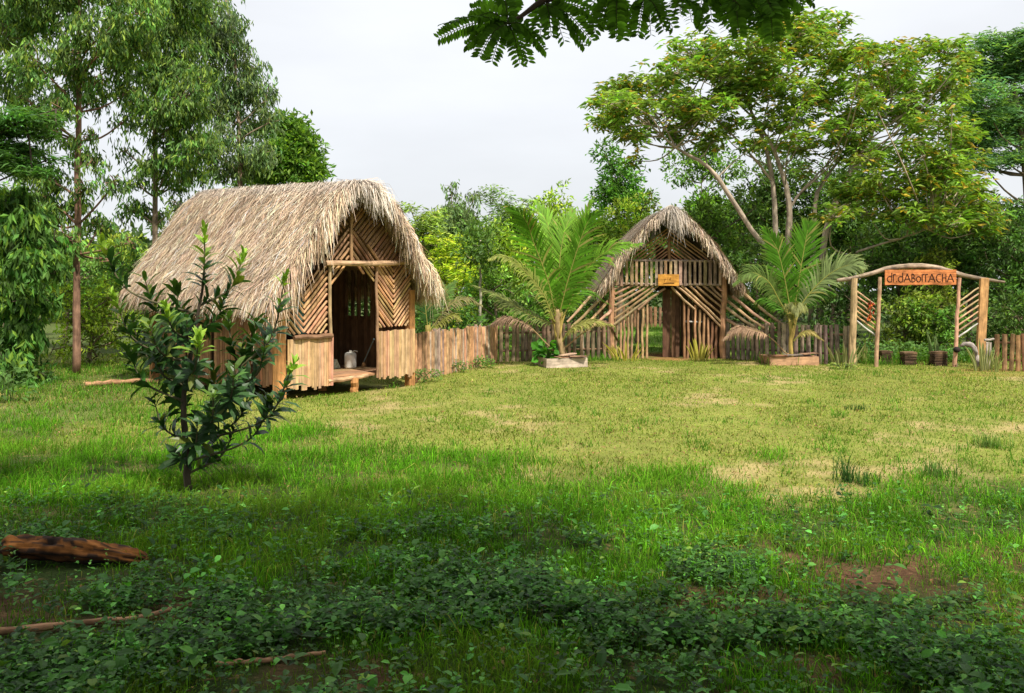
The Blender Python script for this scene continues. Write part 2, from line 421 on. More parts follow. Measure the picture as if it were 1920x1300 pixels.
def make_grass():
    mb = MB()
    # long grass in front
    x, y = scatter(420000, 3.2, 16, 1.15); l = lush(x, y); bn = bare_near(x, y)
    cl = fbm(x * 1.6, y * 1.6)
    k = (rng.random(len(x)) < l * (1 - .7 * bn) * (1 - .7 * bare(x, y)) * (.3 + 1.1 * sstep(.35, .6, cl))) & ~blocked(x, y) & ~((x < -2.2) & (y > 5.9) & (y < 6.6) & (rng.random(len(x)) < .8))
    x, y, cl = x[k], y[k], cl[k]; n = len(x)
    h = rng.gamma(4, .022, n) * (.35 + 1.1 * cl) * (.75 + .35 * sstep(5, 8, y)); h = np.clip(h, .02, .26)
    C = tint(n, (.09, .255, .01), .42, (.34, .33, .07), .06)
    C *= (.45 + 1.1 * fbm(x * .9 + 9, y * .9))[:, None]; g = sstep(.5, .68, fbm(x * .7 + 31, y * .7 + 17))[:, None]; C = C * (1 - .35 * g) + np.array([.20, .30, .03]) * .35 * g
    blades(mb, x, y, h, rng.uniform(.0025, .006, n) * (1 + .05 * y), np.abs(rng.normal(.7, .5, n)), C)
    # mown lawn
    x, y = scatter(300000, 7.5, 27.5, .85); l = lush(x, y); b = bare(x, y); cl = fbm(x * 1.1 + 30, y * .8 + 12)
    k = (rng.random(len(x)) < (1 - l) * (1 - .65 * b) * (.35 + .9 * cl)) & ~blocked(x, y) & ((y < 25.5) | (x > 6) | (x < 2.5) | (y > 27))
    x, y, cl = x[k], y[k], cl[k]; n = len(x)
    h = rng.gamma(4, .0085, n) * (.5 + 1.0 * cl)
    C = tint(n, (.17, .24, .027), .38, (.45, .36, .13), .2)
    C *= (.62 + .72 * fbm(x * 2.6, y * 1.9))[:, None]
    g = sstep(.5, .7, fbm(x * .45 + 5, y * .35 + 2))[:, None]; C = C * (1 - .6 * g) + np.array([.12, .27, .02]) * .6 * g
    blades(mb, x, y, h, rng.uniform(.006, .011, n) * (1 + .02 * y), rng.uniform(.3, 1.2, n), C)
    # greener grass at the left under the trees and beyond the fence
    for n0, ax, bx, ay, by, hh in ((26000, -15, -4.8, 13, 23, .1), (9000, 6.5, 17, 23.3, 27, .22), (12000, 3.5, 10, 28.2, 46, .12), (9000, -1.5, 3.0, 24.6, 27.5, .12)):
        x = rng.uniform(ax, bx, n0); y = rng.uniform(ay, by, n0); cl = fbm(x * .8, y * .8)
        k = (rng.random(n0) < sstep(.3, .6, cl)) & ~blocked(x, y); x, y = x[k], y[k]; n = len(x)
        blades(mb, x, y, rng.gamma(4, hh / 4, n), rng.uniform(.008, .02, n), rng.uniform(.2, 1, n), tint(n, (.10, .24, .02), .3, (.3, .27, .08), .05))
    # ragged tufts on the lawn
    for q in range(420):
        cy = 7.5 + 15 * rng.random() ** 1.3; cx = (rng.random() * 2 - 1) * .6 * cy + .1 * cy
        if blocked(np.array([cx]), np.array([cy]))[0]: continue
        m = int(rng.integers(10, 34)); s = rng.uniform(.05, .16)
        x = cx + rng.normal(0, s, m); y = cy + rng.normal(0, s, m)
        blades(mb, x, y, rng.gamma(5, .02, m) * rng.uniform(.5, 1.2), rng.uniform(.006, .013, m), rng.uniform(.3, 1.1, m), tint(m, (.10, .24, .02), .25))
    o = mb.build('grass', M_grass); tag(o, 'green grass, long in the shade in front and mown short and yellowish on the lawn', 'grass', kind='stuff')
make_grass()

def make_cover():
    mb = MB()
    n0 = 32000
    x, y = scatter(n0, 3.3, 8.6, 1.25)
    den = sstep(.38, .60, fbm(x * 1.3 + 15, y * 1.5 + 4)) * sstep(8.0, 5.7, y + np.where(x > 0, .75, .42) * x + (fbm(x * .6, y * .6) - .5) * 3.2) + .10
    for x0, y0, x1, y1 in ((-3.12, 5.15, -2.0, 5.5), (-1.55, 4.68, -.98, 4.87)):      # thinner over the fallen branches
        yl = y0 + (x - x0) / (x1 - x0) * (y1 - y0)
        den *= 1 - .85 * ((x > x0 - .3) & (x < x1 + .05) & (y > yl - .42) & (y < yl + .07))
    den *= 1 - .8 * ((x < -2.1) & (y > 5.75) & (y < 6.6));
    den *= (1 - .55 * bare_near(x, y)); den += .5 * sstep(.55, .7, fbm(x * 2 + 1, y * 2)) * sstep(5.2, 4.2, y)
    k = rng.random(n0) < den; x, y = x[k], y[k]
    n = len(x); npairs = rng.integers(2, 5, n)
    H = rng.uniform(.04, .17, n)
    B = []; D = []; L = []; idx = []
    for q in range(n):
        sz = float(np.clip(np.exp(rng.normal(-.05, .38)), .45, 2.0)); lean = rng.normal(0, .25, 2); th0 = rng.random() * 6.28
        for j in range(npairs[q]):
            z = H[q] * (j + 1) / npairs[q]
            for s in (0, math.pi):
                th = th0 + j * 1.57 + s + rng.normal(0, .3)
                B.append((x[q] + lean[0] * z, y[q] + lean[1] * z, z)); D.append((math.cos(th), math.sin(th), rng.normal(.18, .25)))
                L.append(rng.uniform(.022, .055) * (1.1 - .12 * j) * sz); idx.append(q)
    B = np.array(B); D = np.array(D); L = np.array(L); idx = np.array(idx)
    B[:, 2] += gz(B[:, 0], B[:, 1])
    N = rng.normal(0, .25, (len(B), 3)); N[:, 2] += 1
    C = tint(len(B), (.055, .155, .02), .45, (.16, .27, .03), .05, idx)
    leaf8(mb, B, D, L, L * .58, C, N, .08, .12)
    o = mb.build('weed_cover', M_cover); tag(o, 'low broad-leaved weeds covering the shaded ground in front', 'weeds', kind='stuff')
    mb = MB()
    n = 3000; x, y = scatter(n, 3.4, 25.2, .8); k = ~blocked(x, y); x, y = x[k], y[k]; n = len(x)
    th = rng.random(n) * 6.28
    D = np.stack([np.cos(th), np.sin(th), rng.normal(0, .25, n)], 1); N = rng.normal(0, .35, (n, 3)); N[:, 2] += 1
    B = np.stack([x, y, gz(x, y) + .012 + .02 * rng.random(n)], 1)
    L = rng.uniform(.02, .06, n)
    leaf8(mb, B, D, L, L * rng.uniform(.3, .6, n), tint(n, (.13, .07, .03), .45, (.30, .19, .09), .25), N, .2, .3)
    o = mb.build('fallen_leaves', M_dry); tag(o, 'small brown fallen leaves scattered over the lawn', 'leaves', kind='stuff')
make_cover()

# ------------------------------------------------------------------ thatched roofs
def thatch_roof(parent, org, f, b, prof, uc, v0, v1, zrise, nstrip, tone, fringe_n, hood_n, thick=.13, eave_len=(.15, .38), hood_len=(.35, .7), rake_len=(.3, .62), right=(1, 0), wid=(.007, .019)):
    """prof: (du, z) from the ridge outwards; f = along the gable, b = back along the ridge"""
    org = np.asarray(org, float); f = np.array([f[0], f[1], 0.]); b = np.array([b[0], b[1], 0.]); up = np.array([0, 0, 1.])
    prof = np.asarray(prof, float); m = 22
    rs = right
    seg = np.concatenate([[0], np.cumsum(np.linalg.norm(np.diff(prof, axis=0), axis=1))]); Ls = seg[-1]; seg /= Ls
    def prof_at(t): return np.interp(t, seg, prof[:, 0]), np.interp(t, seg, prof[:, 1])
    def S(v, t, side):
        du, z = prof_at(np.clip(t, 0, 1)); v = np.asarray(v, float)
        if np.ndim(side) == 0: side = np.full(np.shape(t), side)
        rt_ = (np.asarray(side) > 0) * np.asarray(t) ** 2; du = du * (1 - (1 - rs[0]) * rt_); z = z + rs[1] * rt_
        return org + f * (uc + side * du)[..., None] + b * v[..., None] + up * (z + zrise * (v - v0) / (v1 - v0))[..., None]
    def frame(v, t, side):
        a = S(v, np.clip(t - .03, 0, 1), side); c = S(v, np.clip(t + .03, 0, 1), side)
        T = unit(c - a); Nn = unit(np.cross(T, b)) * side
        Nn = np.where((Nn[:, 2:] < 0), -Nn, Nn)
        return T, Nn
    # shell
    mb = MB(); ts = np.linspace(0, 1, m); vs = np.linspace(v0, v1, 14)
    for side in (-1, 1):
        T, V = np.meshgrid(ts, vs)
        top = S(V.ravel(), T.ravel(), np.full(T.size, side)); tt, nn = frame(V.ravel(), T.ravel(), np.full((T.size), side)[..., ] if False else side)
        bot = top - nn * thick - up * .02
        n = len(vs); i = (np.arange(n - 1)[:, None] * m + np.arange(m - 1)[None]).ravel()
        q = np.stack([i, i + 1, i + m + 1, i + m], 1); nv = len(top)
        ed = []
        for a0 in range(m - 1): ed += [[a0, a0 + 1, nv + a0 + 1, nv + a0], [(n - 1) * m + a0 + 1, (n - 1) * m + a0, nv + (n - 1) * m + a0, nv + (n - 1) * m + a0 + 1]]
        for a0 in range(n - 1): ed.append([a0 * m + m - 1, (a0 + 1) * m + m - 1, nv + (a0 + 1) * m + m - 1, nv + a0 * m + m - 1])
        mb.add(np.vstack([top, bot]), [q, q[:, ::-1] + nv, np.array(ed)], np.array(tone) * .45)
    roof = mb.build('roof', M_weather, parent, False)
    def strips(mb, B, D1, D2, L, W, C, Nn):
        n = len(B); L = L[:, None]; W = W[:, None]
        S1 = unit(np.cross(D1, Nn)); p1 = B + D1 * L * .5; p2 = p1 + D2 * L * .5
        V = np.stack([B - S1 * W * .5, B + S1 * W * .5, p1 + S1 * W * .5, p1 - S1 * W * .5, p2 + S1 * W * .18, p2 - S1 * W * .18], 1)
        i = np.arange(n)[:, None] * 6
        mb.add(V, [i + np.array([[0, 1, 2, 3]]), i + np.array([[3, 2, 4, 5]])], np.stack([C * .85, C * .85, C, C, C * 1.05, C * 1.05], 1).reshape(-1, 3))
    def colour(n, t, vv=None):
        vv = np.zeros(n) if vv is None else vv
        base = np.array(tone); grey = np.array([.40, .37, .33]) * (np.array(tone).mean() / .30)
        c = np.tile(base, (n, 1)) * np.exp(rng.normal(-.06, .45, (n, 1))) * (.72 + .56 * vnoise(rng.random(1) * 9 + t * 5, vv * 1.7))[:, None] * (1 + rng.normal(0, .04, (n, 3)))
        g = np.clip(sstep(.22, .0, t) + (rng.random(n) < .10), 0, 1)[:, None] * .7
        c = c * (1 - g) + grey * np.exp(rng.normal(0, .25, (n, 1))) * g
        k = rng.random(n) < .08; c[k] *= .4
        return np.clip(c, .01, .8)
    mb = MB()
    for side in (-1, 1):
        n = nstrip; v = rng.uniform(v0 - .03, v1 + .03, n); t = rng.random(n) ** .95 * 1.0
        B = S(v, t, side); T, Nn = frame(v, t, side)
        j = rng.normal(0, .40, n)[:, None]
        D1 = unit(T + b * j + Nn * rng.normal(.07, .08, (n, 1)))
        T2, N2 = frame(v, np.clip(t + .2, 0, 1), side)
        D2 = unit(T2 + b * (j * .6 + rng.normal(0, .3, (n, 1))) + Nn * rng.normal(.0, .12, (n, 1)) - up * (sstep(.8, 1, t) * .5)[:, None])
        B = B + Nn * rng.uniform(-.01, .06, (n, 1))
        strips(mb, B, D1, D2, rng.uniform(.18, .58, n), rng.uniform(*wid, n), colour(n, t, v), Nn)
        # eave fringe
        n = fringe_n; v = rng.uniform(v0 - .05, v1 + .05, n); t = rng.uniform(.92, 1, n)
        B = S(v, t, side); T, Nn = frame(v, t, side)
        D1 = unit(T * .8 - up * .5 + b * rng.normal(0, .15, (n, 1)) + Nn * rng.normal(0, .12, (n, 1)))
        D2 = unit(D1 * .6 - up * .9 + b * rng.normal(0, .15, (n, 1)))
        lump = .6 + .8 * vnoise(v * 2.3 + 11 * side, v * 0 + 3.3)
        strips(mb, B - Nn * rng.uniform(0, .13, (n, 1)), D1, D2, rng.uniform(*eave_len, n) * 1.3 * lump, rng.uniform(*wid, n), colour(n, t, v), Nn)
    mb.build('thatch', M_thatch, roof)
    # fringe hanging over both gable ends, longest at the apex
    mb = MB()
    for ve, sg in ((v0, -1), (v1, 1)):
        for side in (-1, 1):
            n = hood_n; t = rng.random(n) ** 1.35
            B = S(np.full(n, ve) - sg * rng.uniform(-.03, .28, n), t, side); T, Nn = frame(np.full(n, ve), t, side)
            B = B + Nn * rng.uniform(-.1, .05, (n, 1))
            apex = sstep(.25, .0, t)[:, None]
            D1 = unit(b * sg * rng.uniform(.15, .9, (n, 1)) + T * (.55 * (1 - apex) + .12) - up * (.25 + .2 * (1 - apex)) + rng.normal(0, .12, (n, 3)))
            D2 = unit(D1 * .3 - up * 1.0 + rng.normal(0, .16, (n, 3)))
            lump = (.35 + 1.0 * vnoise(t * 13 + 5 * side, t * 0 + 7.7)) * np.exp(rng.normal(0, .25, n))
            L = (rng.uniform(*rake_len, n) * (1 - apex[:, 0]) + rng.uniform(*hood_len, n) * apex[:, 0]) * lump
            strips(mb, B, D1, D2, L, rng.uniform(*wid, n), colour(n, t * .8), unit(b * sg + up * .3 + np.zeros((n, 3))))
    mb.build('gable_fringe', M_thatch, roof)
    return roof

# ------------------------------------------------------------------ the big hut
A2 = np.array([-4.24, 16.60, 0.]); fH = np.array([.645, .764, 0.]); bH = np.array([-.764, .645, 0.]); UP = np.array([0, 0, 1.])
WH, LH, FLOOR = 3.27, 4.5, .27
def H(u, v, z): return A2 + fH * u + bH * v + UP * z
def wall_uz(px, py):
    """where the photograph's ray meets the front wall: (u, z) on the wall"""
    d = np.array([(px - HX) / F, 1.0]); n = np.array([bH[0], bH[1]])
    t = np.dot(n, A2[:2]) / np.dot(n, d)
    p = d * t
    return np.dot(p - A2[:2], fH[:2]), EYE - (py - HY) / F * t
hut = thing('thatched_hut', A2 + fH * 1.63 + bH * 2.25, 'large wooden hut on short stilts with a pale straw roof and open doorway', 'hut')
def hpx(off):
    return lambda u, z: H(u, off, z)
def upoly(pts): return [wall_uz(*p) for p in pts]

def hut_parts():
    # corner posts and stilts
    for (u, v, z1, w) in ((0.0, 0.0, 1.95, .17), (WH, 0.0, 1.95, .15), (0.0, LH, 1.95, .15), (WH, LH, 1.95, .15)):
        mb = MB(); box(mb, H(u - w / 2, v - w / 2 + .03, -.16), fH * w, bH * w, UP * (z1 + .16), W_ORANGE(), .006)
        mb.build('post', M_wood, hut)
    for (u, v) in ((1.7, -.05), (1.9, 1.2), (1.7, 3.2), (.1, 2.2), (3.1, 2.2)):
        mb = MB(); pole(mb, H(u, v, -.16), H(u, v, FLOOR - .06), .085, .08, W_ORANGE(), 9); mb.build('stilt', M_wood, hut)
    # floor deck and sill
    mb = MB()
    n = 15
    for i in range(n):
        w = (LH - .02) / n
        box(mb, H(.09, .03 + i * w, FLOOR - .04 + rng.normal(0, .004)), bH * (w - .012), UP * .04, fH * (WH - .18), W_BROWN() * 1.25)
    mb.build('floor', M_plank, hut)
    mb = MB(); pole(mb, H(1.03, -.06, FLOOR - .06), H(2.03, -.06, FLOOR - .02), .045, .04, W_TAN(), 8); mb.build('sill', M_wood, hut)
    # boarded lower panels either side of the door (split bamboo boards)
    for (ua, ub, zt0, zt1, zb) in ((.10, wall_uz(621, 680)[0], 1.05, 1.08, .13), (wall_uz(706, 660)[0], WH + .06, 1.12, 1.14, .17)):
        mb = MB(); u = ua
        while u < ub - .02:
            w = min(rng.uniform(.038, .075), ub - u)
            zt = zt0 + (zt1 - zt0) * (u - ua) / (ub - ua)
            z0 = zb + rng.normal(0, .025)
            box(mb, H(u, -.09 + rng.normal(0, .005), z0), fH * (w - .007), bH * .025, UP * (zt + rng.normal(0, .006) - z0), W_TAN() * np.array([1.22, 1.16, 1.08]), .002)
            u += w
        mb.build('board_panel', M_plank, hut)
    mb = MB(); pole(mb, H(.22, -.11, 1.075), H(1.1, -.11, 1.085), .045, .05, W_BROWN(), 8); mb.build('rail', M_wood, hut)
    # lintel, jamb poles, king post
    a, b_ = wall_uz(602, 494), wall_uz(767, 491)
    mb = MB(); tube(mb, spline([H(a[0], -.13, a[1]), H((a[0] + b_[0]) / 2, -.13, (a[1] + b_[1]) / 2 - .025), H(b_[0], -.13, b_[1])], 9), .052, W_TAN(), 9, .006, rough=.08); mb.build('lintel', M_wood, hut)
    for px, y0, y1 in ((615, 498, 722), (703.5, 498, 708)):
        u0, zt = wall_uz(px, y0); u1, zb = wall_uz(px + (2 if px < 650 else 1), y1)
        mb = MB(); pole(mb, H(u1, -.055, zb), H(u0, -.055, zt), .035, .03, W_TAN(), 8); mb.build('door_jamb', M_wood, hut)
    u0, zt = wall_uz(656, 392); u1, zb = wall_uz(656, 489)
    mb = MB(); pole(mb, H(u1, -.05, zb), H(u0, -.05, zt), .035, .03, W_BROWN(), 8); mb.build('king_post', M_wood, hut)
    # diagonal pole lattice, in chevrons
    q = math.radians(47); cf = lambda: W_TAN() * np.array([1.2, 1.1, .98])
    mb = MB()
    lattice(mb, upoly([(528, 562), (569, 545), (569, 626), (528, 628)]), -q, .085, hpx(0.0), .026, cf)
    lattice(mb, upoly([(569, 520), (613, 499), (613, 625), (569, 626)]), q, .078, hpx(0.0), .027, cf)
    lattice(mb, upoly([(619, 498), (650, 498), (619, 538)]), q, .08, hpx(0.01), .026, cf)
    mb.build('lattice', M_wood, hut)
    mb = MB()
    lattice(mb, upoly([(669, 498), (702, 498), (702, 535)]), -q, .08, hpx(0.01), .025, cf)
    lattice(mb, upoly([(706, 498), (737, 498), (737, 612), (706, 615)]), -q, .072, hpx(0.0), .026, cf)
    lattice(mb, upoly([(737, 498), (769, 498), (769, 611), (737, 612)]), q, .072, hpx(0.0), .026, cf)
    mb.build('lattice', M_wood, hut)
    mb = MB(); cb = lambda: W_BROWN() * 1.15
    lattice(mb, upoly([(600, 488), (654, 488), (654, 420), (628, 452)]), q, .095, hpx(-.01), .028, cb)
    lattice(mb, upoly([(628, 452), (654, 420), (654, 388), (632, 405), (612, 470)]), -q, .1, hpx(0.02), .026, cb)
    lattice(mb, upoly([(659, 425), (713, 489), (659, 489)]), -q, .09, hpx(-.01), .03, cb)
    lattice(mb, upoly([(659, 424), (659, 388), (700, 395), (770, 489), (714, 489)]), q, .09, hpx(0.02), .034, cb)
    mb.build('gable_lattice', M_wood, hut)
    # teal sheet behind the left chevron
    mb = MB(); a = wall_uz(530, 560); c = wall_uz(585, 626)
    box(mb, H(a[0], .05, c[1]), fH * (c[0] - a[0]), bH * .012, UP * (a[1] - c[1]), (.10, .22, .19)); mb.build('backing_sheet', M_plank, hut)
    # side walls and back wall of upright boards, open under the eaves
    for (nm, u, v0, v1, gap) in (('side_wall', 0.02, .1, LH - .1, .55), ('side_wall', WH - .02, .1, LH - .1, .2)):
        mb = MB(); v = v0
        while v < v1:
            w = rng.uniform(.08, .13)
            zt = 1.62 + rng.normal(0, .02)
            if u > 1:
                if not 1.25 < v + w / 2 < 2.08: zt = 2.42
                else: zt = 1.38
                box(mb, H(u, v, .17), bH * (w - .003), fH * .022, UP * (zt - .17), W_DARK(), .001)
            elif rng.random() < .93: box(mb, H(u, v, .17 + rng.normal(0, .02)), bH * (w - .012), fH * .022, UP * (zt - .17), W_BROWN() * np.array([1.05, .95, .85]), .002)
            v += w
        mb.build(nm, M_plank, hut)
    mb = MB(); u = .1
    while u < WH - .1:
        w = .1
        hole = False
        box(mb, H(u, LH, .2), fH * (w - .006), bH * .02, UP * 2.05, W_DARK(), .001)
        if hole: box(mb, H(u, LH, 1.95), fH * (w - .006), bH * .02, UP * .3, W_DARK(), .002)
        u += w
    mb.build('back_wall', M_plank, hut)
    mb = MB()
    for v in (1.24, 1.45, 1.66, 1.87, 2.1): pole(mb, H(WH, v, 1.3), H(WH, v, 2.4), .045, .045, W_DARK() * .7, 6)
    mb.build('window_bars', M_wood, hut)
    # gable closure at the rear
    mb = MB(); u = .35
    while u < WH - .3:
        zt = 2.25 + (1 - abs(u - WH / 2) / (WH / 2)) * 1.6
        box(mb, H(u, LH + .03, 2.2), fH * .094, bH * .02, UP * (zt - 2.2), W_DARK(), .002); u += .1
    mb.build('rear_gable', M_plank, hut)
    prof = [(0, 4.06), (.3, 4.0), (.62, 3.78), (.92, 3.45), (1.2, 3.05), (1.5, 2.64), (1.8, 2.26), (2.02, 1.98), (2.16, 1.78)]
    thatch_roof(hut, A2, fH, bH, prof, WH / 2, -.42, LH + .3, .17, 23000, (.58, .425, .29), 4200, 4600, rake_len=(.22, .75), hood_len=(.35, .62), eave_len=(.12, .30), right=(.93, .22))
hut_parts()

# things on the hut's floor
def canister():
    c = H(2.72, 1.3, FLOOR)
    t = thing('water_canister', c, 'white plastic canister standing on the floor just inside the hut door', 'canister')
    mb = MB(); n = 10; zs = [0, .015, .03, .28, .32, .345, .35]; rs = [.10, .125, .13, .13, .12, .08, .02]
    tube(mb, [c + UP * z for z in zs], rs, (.80, .79, .72), 18); mb.build('body', M_pl, t, True)
    mb = MB(); tube(mb, [c + UP * .345, c + UP * .385], [.03, .03], (.55, .53, .46), 10); mb.build('cap', M_pl, t)
    mb = MB(); tube(mb, spline([c + np.array([.03, 0, .33]), c + np.array([.09, -.02, .375]), c + np.array([.16, -.03, .36])], 6), .014, (.55, .53, .46), 7); mb.build('handle', M_pl, t)
def plain_mat(name, rough, spec=.4):
    m, nt, N, K = new_mat(name)
    out = N.new('ShaderNodeOutputMaterial'); a = N.new('ShaderNodeAttribute'); a.attribute_name = 'Col'
    p = N.new('ShaderNodeBsdfPrincipled'); p.inputs['Roughness'].default_value = rough; p.inputs['Specular IOR Level'].default_value = spec
    g = N.new('ShaderNodeNewGeometry'); n = N.new('ShaderNodeTexNoise'); n.inputs['Scale'].default_value = 14; n.inputs['Detail'].default_value = 5
    K.new(g.outputs['Position'], n.inputs['Vector'])
    r = N.new('ShaderNodeMapRange'); r.inputs[3].default_value = .75; r.inputs[4].default_value = 1.15; K.new(n.outputs[0], r.inputs[0])
    s = N.new('ShaderNodeVectorMath'); s.operation = 'SCALE'; K.new(a.outputs['Color'], s.inputs[0]); K.new(r.outputs[0], s.inputs['Scale'])
    K.new(s.outputs[0], p.inputs['Base Color']); K.new(p.outputs[0], out.inputs['Surface']); return m
M_pl = plain_mat('worn_plastic', .45)
canister()
def door_things():
    mb = MB(); c = H(2.36, 1.45, FLOOR)      # folded pale sack leaning at the left jamb
    V = np.array([c, c + fH * .22, c + fH * .1 + UP * .2 - bH * .02, c + bH * .07, c + fH * .2 + bH * .06, c + fH * .07 + bH * .05 + UP * .21])
    mb.add(V, [np.array([[0, 1, 2], [5, 4, 3]]), np.array([[0, 2, 5, 3], [1, 4, 5, 2], [0, 3, 4, 1]])], (.36, .40, .30))
    tag(mb.build('sack', plain_mat('sack_cloth', .9)), 'small pale grey-green sack slumped beside the left door jamb of the hut', 'sack')
    p0 = H(3.0, 1.07, FLOOR); t = thing('broom', p0, 'thin blue-handled broom leaning against the right side of the hut doorway', 'broom')
    mb = MB(); pole(mb, p0 + UP * .14 - fH * .1, P(701, 636, 19.0), .014, .014, (.12, .2, .24), 7, 0); mb.build('handle', M_pl, t)
    mb = MB(); B = np.repeat((p0 + UP * .15 - fH * .1)[None], 60, 0); D = unit(np.array([0, 0, -1.]) - fH * .25 + rng.normal(0, .16, (60, 3)))
    leaf4(mb, B, D, .15, .012, tint(60, (.34, .2, .09), .2)); mb.build('bristles', M_dry, t)
door_things()

# ------------------------------------------------------------------ the gate tower (second thatched hut)
TY = 25.6; TS = TY / F
def Tp(px, py, off=0.0):
    p = P(px, py, TY); p[1] += off; return p
tower = thing('gate_hut', (4.42, TY + 1.4, 0), 'tall narrow thatched gate hut of poles with a slatted balcony over the doorway', 'hut')
def tower_parts():
    def post(px0, py0, px1, py1, r, off=0, name='post', col=None, n=7, p=tower):
        mb = MB(); a = Tp(px0, py0, off); 
        if py0 > 655: a[2] = -.03
        pole(mb, a, Tp(px1, py1, off), r, r * .9, W_BROWN() * 1.3 if col is None else col, 9, n=n); mb.build(name, M_wood, p)
    post(1147, 672, 1146, 483, .088); post(1357, 674, 1356, 500, .088)
    for x in (2.8, 6.0):
        mb = MB(); pole(mb, (x, TY + 2.8, 0), (x, TY + 2.8, 2.6), .08, .07, W_BROWN(), 8); mb.build('post', M_wood, tower)
    # balcony
    mb = MB(); y = TY - .06
    for py, r in ((489, .032), (533, .036)):
        pole(mb, Tp(1150, py - 1, -.05), Tp(1352, py + 2, -.05), r, r, W_GREY(), 8, .006)
    rail = mb.build('balcony_rail', M_wood, tower)
    mb = MB(); px = 1154
    while px < 1350:
        w = rng.uniform(4.6, 5.9) * TS
        c = W_TAN() * .95 if px < 1195 or rng.random() < .4 else W_GREY() * np.array([1.15, 1.08, 1.0])
        box(mb, Tp(px, 535 + rng.normal(0, .8), -.11), np.array([w, 0, 0]), np.array([0, .022, 0]), UP * (46 * TS + rng.normal(0, .01)), c, .003)
        px += rng.uniform(8.3, 9.7)
    mb.build('balcony_slats', M_weather, rail)
    mb = MB()
    for i in range(10): box(mb, (2.95, TY + .05 + i * .26, EYE + (540 - 532) * TS - .06), np.array([0, .24, 0]), UP * .03, np.array([3.0, 0, 0]), W_DARK())
    mb.build('balcony_floor', M_plank, tower)
    # gable: king post and chevron poles
    post(1255, 489, 1255, 400, .045, .02, 'king_post', W_BROWN())
    mb = MB(); to3 = lambda x, y: Tp(x, -y, .05)
    lattice(mb, [(1162, -488), (1252, -488), (1252, -425)], math.radians(37), 5.6, to3, .022, lambda: W_BROWN() * 1.35)
    lattice(mb, [(1258, -425), (1258, -488), (1350, -488)], math.radians(-37), 5.6, to3, .022, lambda: W_BROWN() * 1.35)
    mb.build('gable_lattice', M_wood, tower)
    # diagonals below the balcony
    cf = lambda: W_TAN() * .95
    for sgn in (1, -1):
        mb = MB()
        if sgn > 0:
            L = [((1151, 609), (1246, 541)), ((1152, 598), (1234, 536)), ((1152, 585), (1225, 536)), ((1152, 573), (1214, 536)), ((1152, 562), (1202, 536)), ((1152, 552), (1187, 535)), ((1151, 543), (1170, 535)), ((1196, 581), (1247, 541))]
        else:
            L = [((1259, 538), (1302, 580)), ((1268, 536), (1353, 615)), ((1278, 536), (1353, 605)), ((1293, 536), (1353, 590)), ((1305, 536), (1353, 577)), ((1318, 536), (1353, 566)), ((1331, 536), (1353, 557)), ((1344, 537), (1354, 546))]
        for i, (a, b_) in enumerate(L):
            A_ = Tp(*a, -.03 - .008 * (i % 2)); B_ = Tp(*b_, -.03 - .008 * (i % 2))
            tube(mb, spline([A_, (A_ + B_) / 2 + np.array([0, 0, rng.normal(-.01, .02)]), B_], 7), [.036, .03], cf(), 7, .004)
        mb.build('diagonal_poles', M_wood, tower)
    for px, py in ((1157, 604), (1164, 600), (1171, 594), (1178, 588), (1186, 581), (1196, 573), (1205, 575), (1214, 567)):
        mb = MB(); a = Tp(px + rng.normal(0, 1), 690, .03); a[2] = -.03; pole(mb, a, Tp(px, py, .03), .036, .03, W_TAN() * .95, 7, .01); mb.build('pole', M_wood, tower)
    for px, py in ((1283, 564), (1292, 574), (1304, 572), (1313, 581), (1321, 588), (1328, 596), (1336, 604), (1344, 611)):
        mb = MB(); a = Tp(px + rng.normal(0, 1), 690, .03); a[2] = -.03; pole(mb, a, Tp(px, py, .03), .04, .033, W_BROWN() * 1.2, 7, .012); mb.build('pole', M_wood, tower)
    post(1284, 604, 1318, 604, .03, .12, 'cross_bar', (.55, .52, .48))
    # door leaf standing open, dark boards and the dim boarded wall behind the right-hand poles
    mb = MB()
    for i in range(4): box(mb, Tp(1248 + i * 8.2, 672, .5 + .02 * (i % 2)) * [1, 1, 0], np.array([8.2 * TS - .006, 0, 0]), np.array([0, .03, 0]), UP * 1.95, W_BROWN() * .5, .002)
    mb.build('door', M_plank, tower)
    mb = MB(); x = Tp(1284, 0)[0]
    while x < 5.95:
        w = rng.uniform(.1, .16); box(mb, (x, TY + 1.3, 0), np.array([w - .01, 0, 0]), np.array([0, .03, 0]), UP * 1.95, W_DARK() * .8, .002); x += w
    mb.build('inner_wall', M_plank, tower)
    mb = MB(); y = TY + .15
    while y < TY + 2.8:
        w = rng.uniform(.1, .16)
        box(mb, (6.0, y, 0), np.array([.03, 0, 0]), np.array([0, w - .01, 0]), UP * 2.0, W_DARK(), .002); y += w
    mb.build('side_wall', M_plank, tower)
    mb = MB(); x = 4.5  # dark rear boards added to blacken the gaps behind balcony and gable
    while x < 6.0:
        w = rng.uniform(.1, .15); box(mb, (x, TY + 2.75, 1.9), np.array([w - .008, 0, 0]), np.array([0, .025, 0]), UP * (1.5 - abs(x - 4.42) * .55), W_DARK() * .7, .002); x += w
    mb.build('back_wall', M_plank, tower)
    # raking brace poles outside
    Lb = [((1125, 535), (1070, 594)), ((1144, 538), (1073, 610)), ((1144, 562), (1101, 603)), ((1145, 582), (1121, 600)),
          ((1391, 546), (1455, 609)), ((1372, 556), (1429, 606)), ((1366, 565), (1408, 605)), ((1361, 577), (1390, 603)), ((1361, 598), (1377, 610))]
